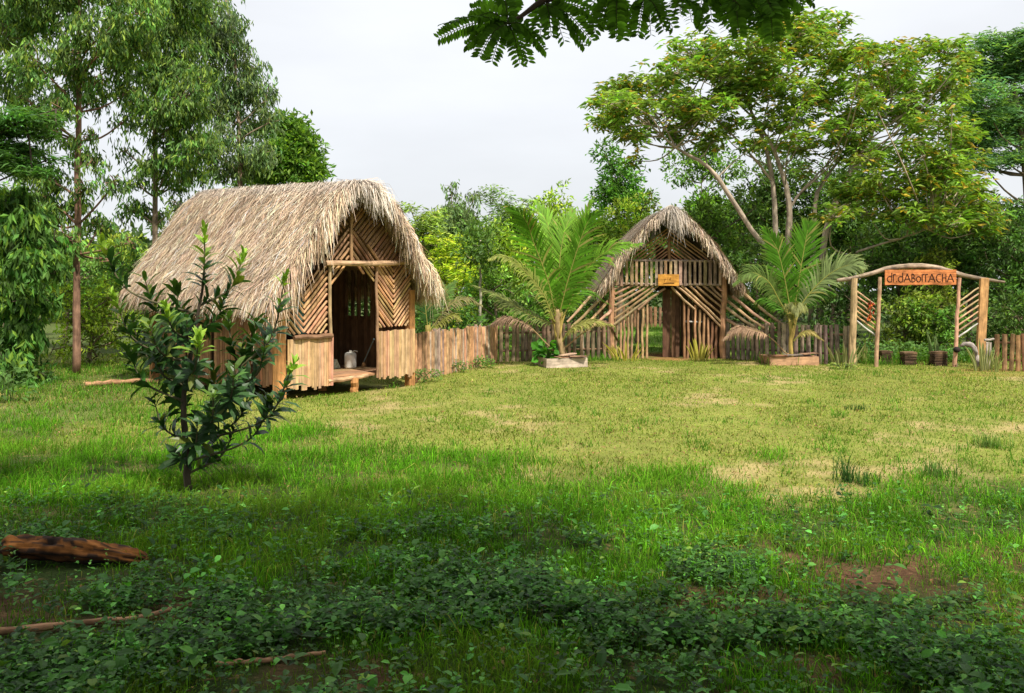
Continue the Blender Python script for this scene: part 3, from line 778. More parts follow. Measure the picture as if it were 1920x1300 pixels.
    for i, (a, b_) in enumerate(Lb):
        mb = MB(); d0 = -.1 if i % 2 else .1
        A_ = Tp(*a, d0); B_ = Tp(*b_, -.35 if b_[0] < 1250 else -.75)
        dirn = unit(B_ - A_); B_ = B_ + dirn * ((B_[2] - .05) / -dirn[2]) * .12
        tube(mb, spline([A_, (A_ + B_) / 2 + np.array([0, 0, -.03]), B_], 7), [.045, .034], W_TAN(), 8, .006); mb.build('brace_pole', M_wood, tower)
    prof = [(0, 4.26), (.28, 4.08), (.6, 3.8), (.95, 3.45), (1.3, 3.03), (1.6, 2.6), (1.83, 2.22), (1.96, 2.03)]
    thatch_roof(tower, (2.82, TY, 0), (1, 0), (0, 1), prof, 1.585, -.55, 3.2, 0, 10500, (.42, .315, .22), 2300, 3000, hood_len=(.3, .75), rake_len=(.16, .42), eave_len=(.12, .3))
tower_parts()

# lettering: strokes cut into boards, as thin dark bars
GLY = {'d': (.62, [('arc', .30, .34, .30, .34, 60, 300), ((.55, .02), (.55, 1.12))]),
       'r': (.34, [((.06, .02), (.06, .92)), ((.06, .90), (.34, .92))]),
       '.': (.16, [((.05, .03), (.05, .12))]),
       'A': (.86, [((.02, .0), (.42, .98)), ((.42, .98), (.84, .0)), ((.16, .36), (.70, .36))]),
       'B': (.52, [((.05, .0), (.05, .98)), ('arc', .05, .73, .30, .25, -90, 90), ('arc', .05, .25, .42, .25, -90, 90)]),
       'o': (.60, [('arc', .29, .34, .27, .33, 0, 360)]),
       'C': (.66, [('arc', .42, .48, .38, .48, 65, 295)]),
       'H': (.56, [((.06, .0), (.06, .98)), ((.5, .0), (.5, .98)), ((.06, .5), (.5, .5))])}
def lettering(mb, text, x0, z0, h, y, r, col, total):
    w = sum(GLY[c][0] + .08 for c in text); sx = total / w
    x = x0
    for c in text:
        gw, st = GLY[c]
        for s in st:
            if s[0] == 'arc':
                _, cx, cz, rx, rz, a0, a1 = s
                th = np.radians(np.linspace(a0, a1, 15)); p = np.stack([cx + rx * np.cos(th), cz + rz * np.sin(th)], 1)
            else: p = np.array(s, float)
            p3 = np.stack([x + p[:, 0] * sx, np.full(len(p), y), z0 + p[:, 1] * h], 1)
            tube(mb, spline(p3, max(4, len(p3))), r, col, 6)
        x += (gw + .08) * sx
def small_sign():
    c = Tp(1251.5, 525.5, -.2); w, h = 39 * TS, 21 * TS
    t = thing('door_sign', c, 'small orange-yellow wooden sign fixed to the gate hut balcony above its doorway', 'sign')
    mb = MB(); box(mb, c + np.array([-w / 2, 0, -h / 2]), UP * h, np.array([0, .028, 0]), np.array([w, 0, 0]), (.62, .29, .05), .003); mb.build('board', M_wood, t)
    mb = MB(); z = c[2] - h * .28      # two lines of small carved marks, too worn to read
    for i, (x, l) in enumerate(((-.13, .05), (-.075, .04), (-.03, .03), (.005, .05), (.055, .035), (.095, .045))):
        tube(mb, [c + np.array([x * 1.1, -.004, -h * .28]), c + np.array([(x + l) * 1.1, -.004, -h * .26])], .012, (.16, .06, .015), 5)
    for x, z0, z1 in ((-.12, -.05, .04), (-.085, .0, .05), (-.03, 0, .06), (.01, 0, .04), (.03, 0, .07), (.05, 0, .06)):
        tube(mb, [c + np.array([x, -.004, z0]), c + np.array([x + .012, -.004, z1])], .006, (.25, .11, .02), 5)
    mb.build('lettering', M_wood, t)
small_sign()

# ------------------------------------------------------------------ the log gateway at the right
GY = 23.0
def Gp(px, py, off=0.0):
    p = P(px, py, GY); p[1] += off
    if py > 675: p[2] = -.03
    return p
gate = thing('log_gateway', (Gp(1720, 690)[0], GY, 0), 'rustic log gateway with an arched beam, four posts and diagonal side slats', 'gateway')
def gate_parts():
    mb = MB(); pole(mb, Gp(1598, 690), Gp(1602, 522), .092, .075, W_TAN() * 1.1, 12, .01, 9); mb.build('post', M_wood, gate)
    mb = MB(); pole(mb, Gp(1641, 690, -.06), Gp(1648, 520, -.06), .052, .045, W_TAN() * 1.1, 9, .008, 8); mb.build('post', M_wood, gate)
    mb = MB(); pole(mb, Gp(1787, 692, -.06), Gp(1797, 521, -.06), .052, .042, W_TAN() * 1.1, 9, .008, 8); mb.build('post', M_wood, gate)
    mb = MB(); a = Gp(1830, 692, -.04); b_ = Gp(1838, 522, -.04)
    box(mb, a, np.array([15.5 * GY / F, 0, 0]), np.array([0, .1, 0]), b_ - a, (.52, .285, .115), .006); mb.build('post', M_wood, gate)
    pts = [P(x, y, GY) + np.array([0, .1, 0]) for x, y in ((1572, 526), (1600, 522), (1640, 512), (1672, 503), (1705, 499.5), (1742, 499.5), (1775, 506), (1805, 515), (1845, 523), (1888, 529))]
    n = 34; c = np.linspace(0, 1, n)[:, None]
    mb = MB(); colr = np.array([.40, .30, .21]) * (1 - sstep(.72, .85, c) * .45)
    pt = spline(pts, n); 
    tube(mb, pt, np.interp(np.linspace(0, 1, n), [0, .1, .3, .5, .75, .9, 1], [.042, .052, .062, .07, .064, .05, .028]), np.repeat(colr, 11, 0), 11, .004, rough=.05)
    mb.build('beam', M_weather, gate, True)
    for L in ([(1606, 546 + i * 9.3, 1642, 572 + i * 9.6) for i in range(7)], [(1797, 566 + i * 11, 1835, 540 + i * 11) for i in range(7)]):
        mb = MB()
        for i, (x0, y0, x1, y1) in enumerate(L):
            cc = (.62, .58, .52) if i == 6 else W_TAN() * 1.15
            pole(mb, P(x0, y0, GY), P(x1, y1, GY), .022, .02, cc, 7, .004)
        mb.build('slats', M_wood, gate)
gate_parts()
def name_board():
    tl, br = P(1657, 506, GY), P(1790, 534.5, GY)
    t = thing('name_board', (tl + br) / 2, 'orange wooden board with dark carved lettering hanging under the arched beam', 'sign')
    w = br[0] - tl[0]; h = tl[2] - br[2]; y = GY - .09
    mb = MB(); o = np.array([tl[0], y, br[2]])
    n = 12; xs = np.linspace(0, w, n); zb = rng.normal(0, .006, n); zt = h + rng.normal(0, .004, n)
    V = []; 
    for yy in (y, y + .04):
        V += [(tl[0] + a, yy, br[2] + b_) for a, b_ in zip(xs, zb)]; V += [(tl[0] + a, yy, br[2] + b_) for a, b_ in zip(xs, zt)]
    V = np.array(V); i = np.arange(n - 1)
    fr = np.stack([i, i + 1, i + n + 1, i + n], 1); bk = fr[:, ::-1] + 2 * n
    tp = np.stack([i + n, i + n + 1, i + 3 * n + 1, i + 3 * n], 1); bt = np.stack([i + 1, i, i + 2 * n, i + 2 * n + 1], 1)
    en = np.array([[0, n, 3 * n, 2 * n], [2 * n - 1, n - 1, 3 * n - 1, 4 * n - 1]])
    gr = np.stack([V[:, 2] * 1, V[:, 1], V[:, 0] * .12], 1)
    mb.add(V, [fr, bk, tp, bt, en], (.60, .21, .07), gr); mb.build('board', M_weather, t)
    mb = MB(); lettering(mb, 'dr.dABorrACHA', tl[0] + .055, br[2] + .075, h * .54, y - .001, .0125, (.05, .018, .012), w - .10); mb.build('lettering', M_wood, t)
name_board()
def gate_bits():
    mb = MB(); c = P(1632, 566, GY - .05)
    for i in range(26):
        a = c + np.array([rng.normal(0, .03), 0, -rng.random() * .42])
        leaf4(mb, a[None], np.array([[rng.normal(0, .5), rng.normal(0, .4), -1]]), .1, .05, tint(1, (.42, .05, .025), .3, (.5, .16, .03), .3))
    tube(mb, spline([c + UP * .03, c - UP * .2, c - UP * .42], 5), .012, (.25, .05, .03), 5)
    tag(mb.build('hanging_ornament', M_dry), 'dark red ornament hanging on the left slats of the log gateway', 'ornament')
    for px, wpx, y0, y1, d, l in ((1664, 20, 661, 683, 23.7, 'dark square wooden block, leftmost of three, beside the left inner gate post'), (1708, 23, 664, 686, 23.4, 'dark square wooden block in the middle of the gateway opening'), (1765, 24, 665, 689, 23.2, 'dark square wooden block beside the right inner gate post')):
        w = wpx * d / F; h = (y1 - y0) * d / F + .04
        mb = MB(); ax = unit(np.array([1, rng.normal(0, .12), 0])); ay = np.array([-ax[1], ax[0], 0])
        base = G(px, d) - ax * w / 2
        nl = 6
        for i in range(nl):
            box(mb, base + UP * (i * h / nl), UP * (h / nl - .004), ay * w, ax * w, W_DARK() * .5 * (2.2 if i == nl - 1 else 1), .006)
        tag(mb.build('wooden_block', M_weather), l, 'block', 'blocks across the gateway')
    t = thing('driftwood', G(1816, 22.9), 'grey curved piece of driftwood leaning by the wide right gate post', 'driftwood')
    mb = MB(); tube(mb, spline([P(1802, 650, 22.9), P(1815, 645, 22.85), P(1826, 651, 22.8), P(1832, 668, 22.8), G(1834, 22.8)], 14), [.04, .07, .06, .05], (.36, .31, .27), 9, .012, rough=.12); mb.build('limb', M_weather, t, True)
    mb = MB(); tube(mb, [G(1795, 22.85) + UP * z for z in (0, .1)], .02, (.2, .2, .1), 6); mb.build('stub', M_weather, t)
    mb = MB(); c = P(1794, 656, 22.85)
    zs = np.linspace(-1, 1, 9); tube(mb, [c + UP * z * .075 for z in zs], [.012] + [.085 * math.sqrt(max(.02, 1 - z * z * .95)) for z in zs[1:-1]] + [.03], (.03, .022, .02), 14)
    pot = mb.build('clay_pot', M_conc, None, True); tag(pot, 'dark round pot on a stub beside the right inner gate post', 'pot')
gate_bits()

# ------------------------------------------------------------------ fences of upright palings
def fence(name, label, p0, p1, h0, h1, wmin, wmax, gap, colf, lean=0.0, mat=None, rails=True, posts=0, group=None, zj=.02):
    p0 = np.array([p0[0], p0[1], 0.]); p1 = np.array([p1[0], p1[1], 0.]); L = np.linalg.norm(p1 - p0); d = (p1 - p0) / L; nrm = np.array([d[1], -d[0], 0])
    t = thing(name, (p0 + p1) / 2, label, 'fence', group)
    mb = MB(); s = 0
    while s < L - .03:
        w = rng.uniform(wmin, wmax); h = h0 + (h1 - h0) * s / L + rng.normal(0, zj)
        tilt = d * rng.normal(0, .02) * h
        b = p0 + d * s - UP * .02 + nrm * rng.normal(0, .008)
        # half-round palings
        c = colf(); m = 5; th = np.linspace(0, math.pi, m); r = w / 2
        base = np.stack([b + d * (r - r * math.cos(a)) + nrm * (.03 * math.sin(a)) for a in th])
        hh = h + rng.normal(0, .006, m)
        top = base + UP * hh[:, None] + tilt
        V = np.vstack([base, top, base - nrm * .02, top - nrm * .02]); i = np.arange(m - 1)
        sd = rng.random() * 50
        gr = np.stack([np.tile(th * r, 4) + sd, np.full(4 * m, sd), np.concatenate([np.zeros(m), np.full(m, h), np.zeros(m), np.full(m, h)]) * .12], 1)
        fr = np.stack([i, i + 1, i + m + 1, i + m], 1); bk = np.stack([i + 2 * m + 1, i + 2 * m, i + 3 * m, i + 3 * m + 1], 1); tp = np.stack([i + m, i + m + 1, i + 3 * m + 1, i + 3 * m], 1)
        en = np.array([[0, m, 3 * m, 2 * m], [2 * m - 1, m - 1, 3 * m - 1, 4 * m - 1]])
        mb.add(V, [fr, bk, tp, en], c, gr)
        s += w + gap * rng.uniform(.5, 1.6)
    mb.build('paling_panel', mat or M_weather, t)
    if rails:
        for z in (.28, .75):
            mb = MB(); pole(mb, p0 + UP * z * h0 - nrm * .055, p1 + UP * z * h1 - nrm * .055, .03, .03, W_DARK() * 1.3, 6); mb.build('rail', M_weather, t)
    for k in range(posts):
        q = p0 + d * L * (k + .5) / posts - nrm * .12
        mb = MB(); pole(mb, q, q + UP * (h0 + .02), .05, .045, W_GREY(), 7); mb.build('post', M_weather, t)
    return t
fence('paling_fence', 'close-set brown paling fence running from the hut corner back to the palm', G(779, 19.35)[:2], G(932, 24.4)[:2], 1.05, 1.02, .06, .105, .022, lambda: (W_TAN() * np.array([1.1, 1.0, .92]) if rng.random() < .65 else W_GREY() * 1.3), posts=2)
fence('paling_fence', 'weathered open paling fence behind the coconut palm left of the gate hut', G(936, 24.5)[:2], G(1146, 25.5)[:2], 1.05, 1.03, .08, .11, .07, lambda: W_GREY() * np.array([.8, .74, .62]), posts=2)
fence('paling_fence', 'grey paling fence between the gate hut and the log gateway', G(1361, 25.5)[:2], G(1592, 23.2)[:2], 1.05, 1.06, .09, .125, .045, lambda: (W_GREY() * 1.35 if rng.random() < .35 else W_GREY() * .75), posts=2)
fence('paling_fence', 'brown paling fence at the right edge beyond the log gateway', G(1863, 22.0)[:2], G(2010, 21.2)[:2], .90, .92, .095, .115, .04, lambda: W_BROWN() * np.array([1.05, 1.0, .95]), posts=1)
fence('paling_fence', 'distant brown paling fence seen through the gate hut doorway', (5.2, 46), (10.5, 46), 1.05, 1.05, .12, .17, .06, lambda: W_BROWN() * .9, posts=0)
def white_post():
    t = thing('gate_stake', G(1855, 22.3), 'short whitish flat stake with a pale cross rail beside the wide gate post', 'stake')
    mb = MB(); box(mb, G(1850, 22.3), np.array([.125, 0, 0]), np.array([0, .04, 0]), UP * .66, (.40, .34, .28), .004); mb.build('stake', M_weather, t)
    mb = MB(); pole(mb, P(1846, 638, 22.35), P(1872, 636, 22.35), .03, .03, (.48, .42, .35), 7); mb.build('rail', M_weather, t)
white_post()

# ------------------------------------------------------------------ planters
def planter(px0, px1, d, depth, h, label, skew, col, boards):
    t = thing('planter_box', G((px0 + px1) / 2, d), label, 'planter', 'planter boxes under the palms')
    a = G(px0, d); b = G(px1, d + skew); ax = b - a; L = np.linalg.norm(ax); ux = ax / L; uy = np.array([-ux[1], ux[0], 0]); th = .05
    mb = MB()
    box(mb, a, UP * h, uy * th, ux * L, col, .006); box(mb, a + uy * depth, UP * h, uy * th, ux * L, np.array(col) * .9, .006)
    box(mb, a + uy * th - UP * .01, ux * th, UP * h, uy * (depth - th), np.array(col) * .8, .006); box(mb, b - ux * th + uy * th, ux * th, UP * h, uy * (depth - th), np.array(col) * .85, .006)
    mb.build('walls', M_conc, t)
    mb = MB(); n = 9; X, Y = np.meshgrid(np.linspace(th, L - th, n), np.linspace(th, depth, n)); Z = h * .75 + rng.normal(0, .015, X.shape)
    V = a + X[..., None] * ux + Y[..., None] * uy + Z[..., None] * UP; i = (np.arange(n - 1)[:, None] * n + np.arange(n - 1)[None]).ravel()
    mb.add(V, np.stack([i, i + 1, i + n + 1, i + n], 1), (.10, .055, .03)); mb.build('soil', M_conc, t)
    for k, (s, w, l, rot, c) in enumerate(boards):
        ang = math.radians(rot); dx = ux * math.cos(ang) + uy * math.sin(ang); dy = -ux * math.sin(ang) + uy * math.cos(ang)
        mb = MB(); box(mb, a + ux * s + UP * (h + .012 + k * .022) - uy * .03, dy * w, UP * .02, dx * l + UP * rng.normal(.02, .02), c, .004)
        tag(mb.build('loose_board', M_weather), ['flat reddish-brown board lying on the planter edge', 'tilted brown board lying across the planter', 'dark broken board resting on the planter corner'][k % 3] + (' of the left palm' if px0 < 1200 else ' of the right palm'), 'board', 'loose boards on the planters')
    return t
planter(1025, 1102, 22.6, 1.3, .235, 'pale concrete planter box of the larger left palm with boards on its edge', .25, (.50, .40, .31), [(.32, .3, .75, 12, (.36, .2, .12)), (.6, .2, .42, -14, (.42, .25, .16)), (.42, .2, .45, 24, (.45, .30, .2))])
planter(1444, 1536, 23.35, 1.0, .22, 'orange-brown planter box of the smaller right palm beside the grey fence', 0, (.50, .29, .16), [(.02, .25, .42, -3, (.36, .17, .09)), (.42, .2, .5, 2, (.32, .25, .2)), (.85, .3, .4, 4, (.35, .2, .12))])

# ------------------------------------------------------------------ coconut palms
CAM = np.array([0, 0, EYE])
def frond(parent, pts, L0, face, cols, droop=.25, npair=34, dry=False, start=.18, asym=(1, 1), vlift=.15, label=None, rr=.022):
    n = 40; c = spline(pts, n); T = unit(np.gradient(c, axis=0))
    view = unit(c - CAM); nrm = unit(-view * face + UP * (1 - face)); nrm = unit(nrm - T * (nrm * T).sum(1, keepdims=True))
    side = np.cross(T, nrm)
    mb = MB(); rc = np.array([.30, .30, .07]) if not dry else np.array([.34, .22, .11])
    tube(mb, c, np.linspace(rr, .004, n), rc, 6, cap=False)
    for sg, am in ((-1, asym[0]), (1, asym[1])):
        if am <= 0: continue
        m = npair * 2
        t = np.linspace(start, .995, m) + rng.normal(0, .006, m); t = np.clip(t, start, 1)
        q = t * (n - 1); i0 = np.clip(q.astype(int), 0, n - 2); u = (q - i0)[:, None]
        B = c[i0] * (1 - u) + c[i0 + 1] * u; Tt = T[i0]; Ss = side[i0]; Nn = nrm[i0]
        pr = np.sin(np.clip((t - start) / (1 - start), 0, 1) ** .75 * math.pi * .86 + .30)
        L = L0 * am * np.clip(pr, .25, 1) * rng.uniform(.82, 1.1, m) * np.where(rng.random(m) < .07, .45, 1)
        a = np.radians(np.interp(t, [start, .6, 1], [54, 38, 16]) + rng.normal(0, 4, m))[:, None]
        D1 = unit(Ss * sg * np.sin(a) + Tt * np.cos(a) + Nn * (vlift + rng.normal(0, .05, (m, 1))))
        dr = droop * rng.uniform(.6, 1.4, (m, 1))
        D2 = unit(D1 - UP * dr); D3 = unit(D2 - UP * dr * 1.3)
        W = np.full((m, 1), .043) * rng.uniform(.8, 1.2, (m, 1)) * (L0 / .7) ** .4; Lc = L[:, None] / 3
        wv = unit(np.cross(D1, Nn)) * W * .5
        p1 = B + D1 * Lc; p2 = p1 + D2 * Lc; p3 = p2 + D3 * Lc
        V = np.stack([B - wv * .6, B + wv * .6, p1 + wv, p1 - wv, p2 + wv * .8, p2 - wv * .8, p3], 1)
        ii = np.arange(m)[:, None] * 7
        C = tint(m, cols, .22, (.26, .25, .07), .035)
        if not dry:
            tipc = np.array([.30, .29, .07]); CC = np.stack([C, C, C, C, C * 1.1, C * 1.1, C * .6 + tipc * .4], 1)
        else: CC = np.stack([C] * 7, 1)
        mb.add(V, [ii + np.array([[0, 1, 2, 3]]), ii + np.array([[3, 2, 4, 5]]), ii + np.array([[5, 4, 6]])], CC.reshape(-1, 3))
    o = mb.build('frond', M_dry if dry else M_palm, parent)
    if label: o['label'] = label
def px_path(pl, d, dep):
    return [P(x, y, d + dd) for (x, y), dd in zip(pl, np.interp(np.linspace(0, 1, len(pl)), np.linspace(0, 1, len(dep)), dep))]
def big_palm():
    d = 23.2; base = G(1062, d) + UP * .15
    t = thing('coconut_palm', base, 'larger young coconut palm with wide fanned fronds in the left planter', 'palm')
    mb = MB(); tube(mb, spline([base, P(1053, 655, d), P(1047, 630, d), P(1046, 600, d), P(1046, 580, d)], 14), [.13, .095, .085, .11, .05], (.36, .25, .12), 10, .006, rough=.1)
    for k in range(9):
        th = rng.random() * 6.28; o = np.array([math.cos(th), math.sin(th), 0]) * .07
        tube(mb, spline([P(1047, 640 - k * 2, d) + o * .6, P(1046, 610, d) + o * 1.3, P(1045, 585, d) + o * 3], 7), [.045, .03, .02], (.40, .30, .08), 7)
    mb.build('trunk', M_wood, t, True)
    g1, g2, g3 = (.085, .215, .015), (.14, .285, .025), (.22, .32, .05)
    c0 = (1046, 602)
    fr = [([c0, (1038, 575), (1027, 525), (1001, 456), (984, 411), (950, 386)], (0, -.2, -.9), .95, .92, g1, .20, (1.0, .65)),
          ([c0, (1042, 560), (1035, 470), (1027, 423), (1008, 384)], (0, .5, 1.1), .8, .45, g2, .1, (.7, 1)),
          ([c0, (1048, 560), (1050, 484), (1060, 431), (1074, 396)], (0, .3, .9), .75, .9, g2, .15, (1, 1)),
          ([c0, (1052, 576), (1065, 525), (1085, 461), (1103, 415), (1124, 398)], (0, -.2, -.4), .85, .9, g1, .18, (.55, 1)),
          ([c0, (1060, 560), (1078, 480), (1092, 420), (1111, 374)], (0, .3, .6), .55, .4, g2, .1, (1, .8)),
          ([c0, (1065, 578), (1083, 532), (1110, 494), (1149, 466), (1199, 458)], (0, -.2, -.6), .72, .55, g2, .45, (1, 1)),
          ([c0, (1038, 600), (1022, 558), (1001, 527), (971, 497), (938, 481), (918, 486)], (0, -.3, -.8), .5, .5, (.20, .23, .05), .75, (.9, .9)),
          ([c0, (1030, 606), (984, 586), (961, 571), (930, 553), (888, 536)], (0, .1, .4), .55, .35, (.15, .18, .05), .6, (1, 1)),
          ([c0, (1056, 570), (1068, 560), (1100, 548), (1140, 570)], (0, .5, 1.2), .7, .3, g1, .5, (1, 1)),
          ([c0, (1036, 570), (1012, 535), (980, 540), (950, 570)], (0, .6, 1.3), .7, .3, g1, .5, (1, 1)),
          ([(1052, 644), (1065, 624), (1083, 611), (1111, 603), (1146, 610)], (0, -.2, -.3), .5, .25, (.24, .24, .06), .5, (1, 1))]
    for pl, dep, L, face, col, dr, asy in fr:
        frond(t, px_path(pl, d, dep), L, face, col, dr, asym=asy)
    frond(t, px_path([(1040, 660), (1022, 642), (994, 614), (963, 599), (941, 598), (922, 608)], d, (0, -.1, -.2)), .5, .2, (.20, .13, .08), 1.1, dry=True, start=.35, label='dry brown hanging frond')
    frond(t, px_path([(1056, 655), (1100, 620), (1135, 606), (1160, 640)], d, (0, .1, .4)), .45, .2, (.22, .14, .08), 1.1, dry=True, start=.5, label='dry brown frond drooping by the gate hut post')
big_palm()
def right_palm():
    d = 23.75; base = G(1484, d) + UP * .12
    t = thing('coconut_palm', base, 'smaller coconut palm with one broad upright frond in the right planter', 'palm')
    mb = MB(); tube(mb, spline([base, P(1482, 645, d), P(1486, 620, d), P(1487, 596, d)], 10), [.06, .055, .07, .05], (.42, .30, .08), 9, .004)
    for dx in (-14, -8, 4, 14): tube(mb, spline([P(1484, 640, d), P(1486 + dx * .4, 605, d), P(1486 + dx, 570, d)], 6), [.045, .03, .02], (.36, .30, .08), 7)
    mb.build('trunk', M_wood, t, True)
    g1, g2 = (.07, .185, .013), (.16, .275, .035); c0 = (1487, 605)
    fr = [([c0, (1492, 565), (1503, 494), (1512, 445), (1517, 420)], (0, .2, .3), .78, 1.0, g1, .08, (1, 1)),
          ([c0, (1479, 565), (1469, 512), (1456, 465), (1434, 430)], (0, .1, .3), .72, .9, g1, .15, (1, .9)),
          ([c0, (1463, 567), (1445, 534), (1427, 518), (1405, 512), (1378, 532)], (0, -.2, -.5), .6, .55, (.09, .14, .03), .6, (1, 1)),
          ([c0, (1507, 565), (1538, 529), (1567, 507), (1594, 497), (1618, 499)], (0, -.2, -.6), .72, .65, (.17, .22, .08), .4, (1, 1)),
          ([c0, (1516, 565), (1540, 546), (1564, 552)], (0, .2, .5), .55, .4, g1, .7, (1, 1)),
          ([c0, (1470, 580), (1440, 560), (1418, 572)], (0, .3, .7), .55, .4, g1, .6, (1, 1)),
          ([c0, (1498, 560), (1512, 525), (1530, 490)], (0, .5, 1.0), .6, .5, g1, .3, (1, 1)),
          ([(1484, 640), (1487, 600), (1491, 574), (1492, 572), (1494, 590)], (0, -.1, -.4, -.9, -1.3), .55, .2, (.16, .17, .06), 1.0, (1, 1)),
          ([(1488, 640), (1503, 626), (1521, 623), (1543, 638)], (0, -.1, -.2), .25, .3, (.30, .24, .08), .8, (1, 1))]
    for pl, dep, L, face, col, dr, asy in fr: frond(t, px_path(pl, d, dep), L, face, col, dr, asym=asy)
    frond(t, px_path([(1480, 664), (1472, 661), (1445, 634), (1416, 621), (1385, 617), (1358, 636)], d, (0, -.1, -.3)), .5, .3, (.28, .18, .11), .9, dry=True, start=.45, label='dry brown frond lying against the fence')
right_palm()
def small_palm():
    d = 21.6; base = G(803, d)
    t = thing('coconut_palm', base, 'smallest coconut palm, half hidden behind the fence beside the hut', 'palm')
    mb = MB(); tube(mb, spline([base, P(803, 640, d), P(802, 610, d)], 8), [.1, .09, .06], (.34, .27, .07), 9); mb.build('trunk', M_wood, t, True)
    c0 = (803, 622)
    for pl, dep, L, face, col, dr in [([c0, (799, 590), (796, 560), (790, 535)], (0, 0, .2), .4, .8, (.045, .11, .025), .2),
          ([c0, (808, 590), (815, 560), (830, 535)], (0, .1, .3), .45, .6, (.08, .15, .03), .3), ([c0, (812, 590), (826, 560), (852, 530)], (0, .2, .5), .45, .6, (.08, .15, .03), .3),
          ([c0, (818, 612), (845, 592), (862, 600)], (0, -.1, -.3), .35, .3, (.22, .22, .05), .6), ([c0, (816, 606), (840, 575), (872, 560), (902, 572)], (0, .1, .2), .42, .3, (.19, .17, .07), .8)]:
        frond(t, px_path(pl, d, dep), L, face, col, dr, npair=26, rr=.016)
small_palm()

# ------------------------------------------------------------------ small plants
def blade_plant(px, d, n, h, spread, label, cols=((.30, .28, .04), (.56, .50, .09)), group='sword-leaved plants along the fence', w=.06):
    c = G(px, d); t = thing('snake_plant', c, label, 'plant', group)
    mb = MB()
    for k in range(n):
        th = rng.random() * 6.28; o = np.array([math.cos(th) * spread, math.sin(th) * spread * .6, 0]) * rng.random() ** .5
        L = h * rng.uniform(.6, 1.1); lean = o * rng.uniform(.3, 1.3) + np.array([rng.normal(0, .04), rng.normal(0, .03), 0])
        m = 6; s = np.linspace(0, 1, m); p = c + o + s[:, None] * UP * L + (s ** 1.6)[:, None] * lean
        sd = unit(np.array([math.cos(th + 1.57) + .6, math.sin(th + 1.57) * .5, 0])); wv = np.interp(s, [0, .35, .8, 1], [.6, 1, .7, .05]) * w * rng.uniform(.8, 1.2)
        nr = np.cross(sd, UP) * .25
        V = np.concatenate([p - sd * wv[:, None] * .5, p + nr * wv[:, None], p + sd * wv[:, None] * .5])
        i = np.arange(m - 1); f = np.concatenate([np.stack([i, i + m, i + m + 1, i + 1], 1), np.stack([i + m, i + 2 * m, i + 2 * m + 1, i + m + 1], 1)])
        a = np.array(cols[0]) * rng.uniform(.6, 1.2); e = np.array(cols[1]) * rng.uniform(.8, 1.1)
        mb.add(V, f, np.concatenate([np.tile(e, (m, 1)), np.tile(a, (m, 1)), np.tile(e, (m, 1))]))
    mb.build('leaves', M_gloss, t)
blade_plant(1175, 24.9, 22, .52, .36, 'yellow-edged snake plant clump at the left pole wall of the gate hut')
blade_plant(1313, 24.9, 16, .58, .26, 'yellow-edged snake plant clump at the right pole wall of the gate hut')
blade_plant(1583, 22.7, 18, .62, .3, 'pale green snake plant at the foot of the thick left gate post', ((.14, .17, .06), (.33, .32, .13)))
blade_plant(1843, 21.8, 18, .72, .26, 'tall yellow-striped snake plant in front of the wide right gate post', ((.13, .17, .06), (.42, .42, .16)), w=.06)
blade_plant(1866, 21.5, 6, .5, .08, 'thin snake plant against the first paling right of the gateway', ((.14, .19, .05), (.32, .33, .10)))
blade_plant(1622, 24.0, 7, .6, .1, 'small upright snake plant between the two left gate posts', ((.18, .22, .06), (.38, .38, .12)))
blade_plant(1757, 24.3, 9, .85, .2, 'tall thin-leaved snake plant behind the right wooden block', ((.10, .18, .05), (.22, .28, .1)))
blade_plant(1540, 24.2, 9, 1.15, .1, 'slender snake plant rising behind the grey fence beside the gateway', ((.14, .22, .05), (.25, .30, .1)))

def leafy_clump(px, d, w, h, n, L, col, label, name='leafy_plant', cat='plant', round_=False, alt=None):
    c = G(px, d); t = thing(name, c, label, cat); mb = MB()
    th = rng.random(n) * 6.28; r = rng.random(n) ** .5 * w; z = h * rng.uniform(.15, 1, n) * (1 - .3 * (r / w) ** 2)
    B = c + np.stack([np.cos(th) * r, np.sin(th) * r * .7, z], 1); D = np.stack([np.cos(th), np.sin(th), rng.normal(0, .3, n)], 1) + rng.normal(0, .4, (n, 3))
    N = rng.normal(0, .4, (n, 3)); N[:, 2] += .8; N[:, 1] -= .5
    Ls = L * rng.uniform(.7, 1.2, n); leaf8(mb, B, D, Ls, Ls * (.95 if round_ else .5), tint(n, col, .2, alt, .15 if alt else 0), N, .08, .1)
    mb.build('leaves', M_leaf, t)
    mb = MB()
    for q in range(7):
        a = c + np.array([rng.normal(0, w * .25), rng.normal(0, w * .15), -.02]); tube(mb, spline([a, a + UP * h * .5 + rng.normal(0, .05, 3), a + UP * h * .8 + np.array([rng.normal(0, w * .4), 0, 0])], 4), .008, (.1, .16, .04), 4, cap=False)
    mb.build('stems', M_leaf, t)
c = None
leafy_clump(1026, 23.25, .30, .62, 46, .24, (.07, .24, .02), 'bright green round-leaved plant in the left planter beside the palm', round_=True)
leafy_clump(895, 22.6, .42, .3, 300, .07, (.13, .24, .04), 'low bushy weed at the foot of the fence near its corner', 'fence_weed', 'weed')
leafy_clump(800, 19.3, .35, .3, 120, .07, (.12, .22, .04), 'thin weed growing at the hut end of the paling fence', 'fence_weed', 'weed')
leafy_clump(860, 21.4, .3, .32, 140, .06, (.12, .22, .04), 'thin climbing weed midway along the close-set fence', 'fence_weed', 'weed')
leafy_clump(1582, 22.3, .35, .16, 90, .08, (.2, .26, .05), 'small yellowish weed lying under the thick left gate post', 'fence_weed', 'weed', alt=(.45, .36, .12))
leafy_clump(1695, 25.0, 1.0, .55, 700, .10, (.10, .20, .04), 'low green shrubs growing behind the blocks in the gateway', 'low_shrub', 'shrub')
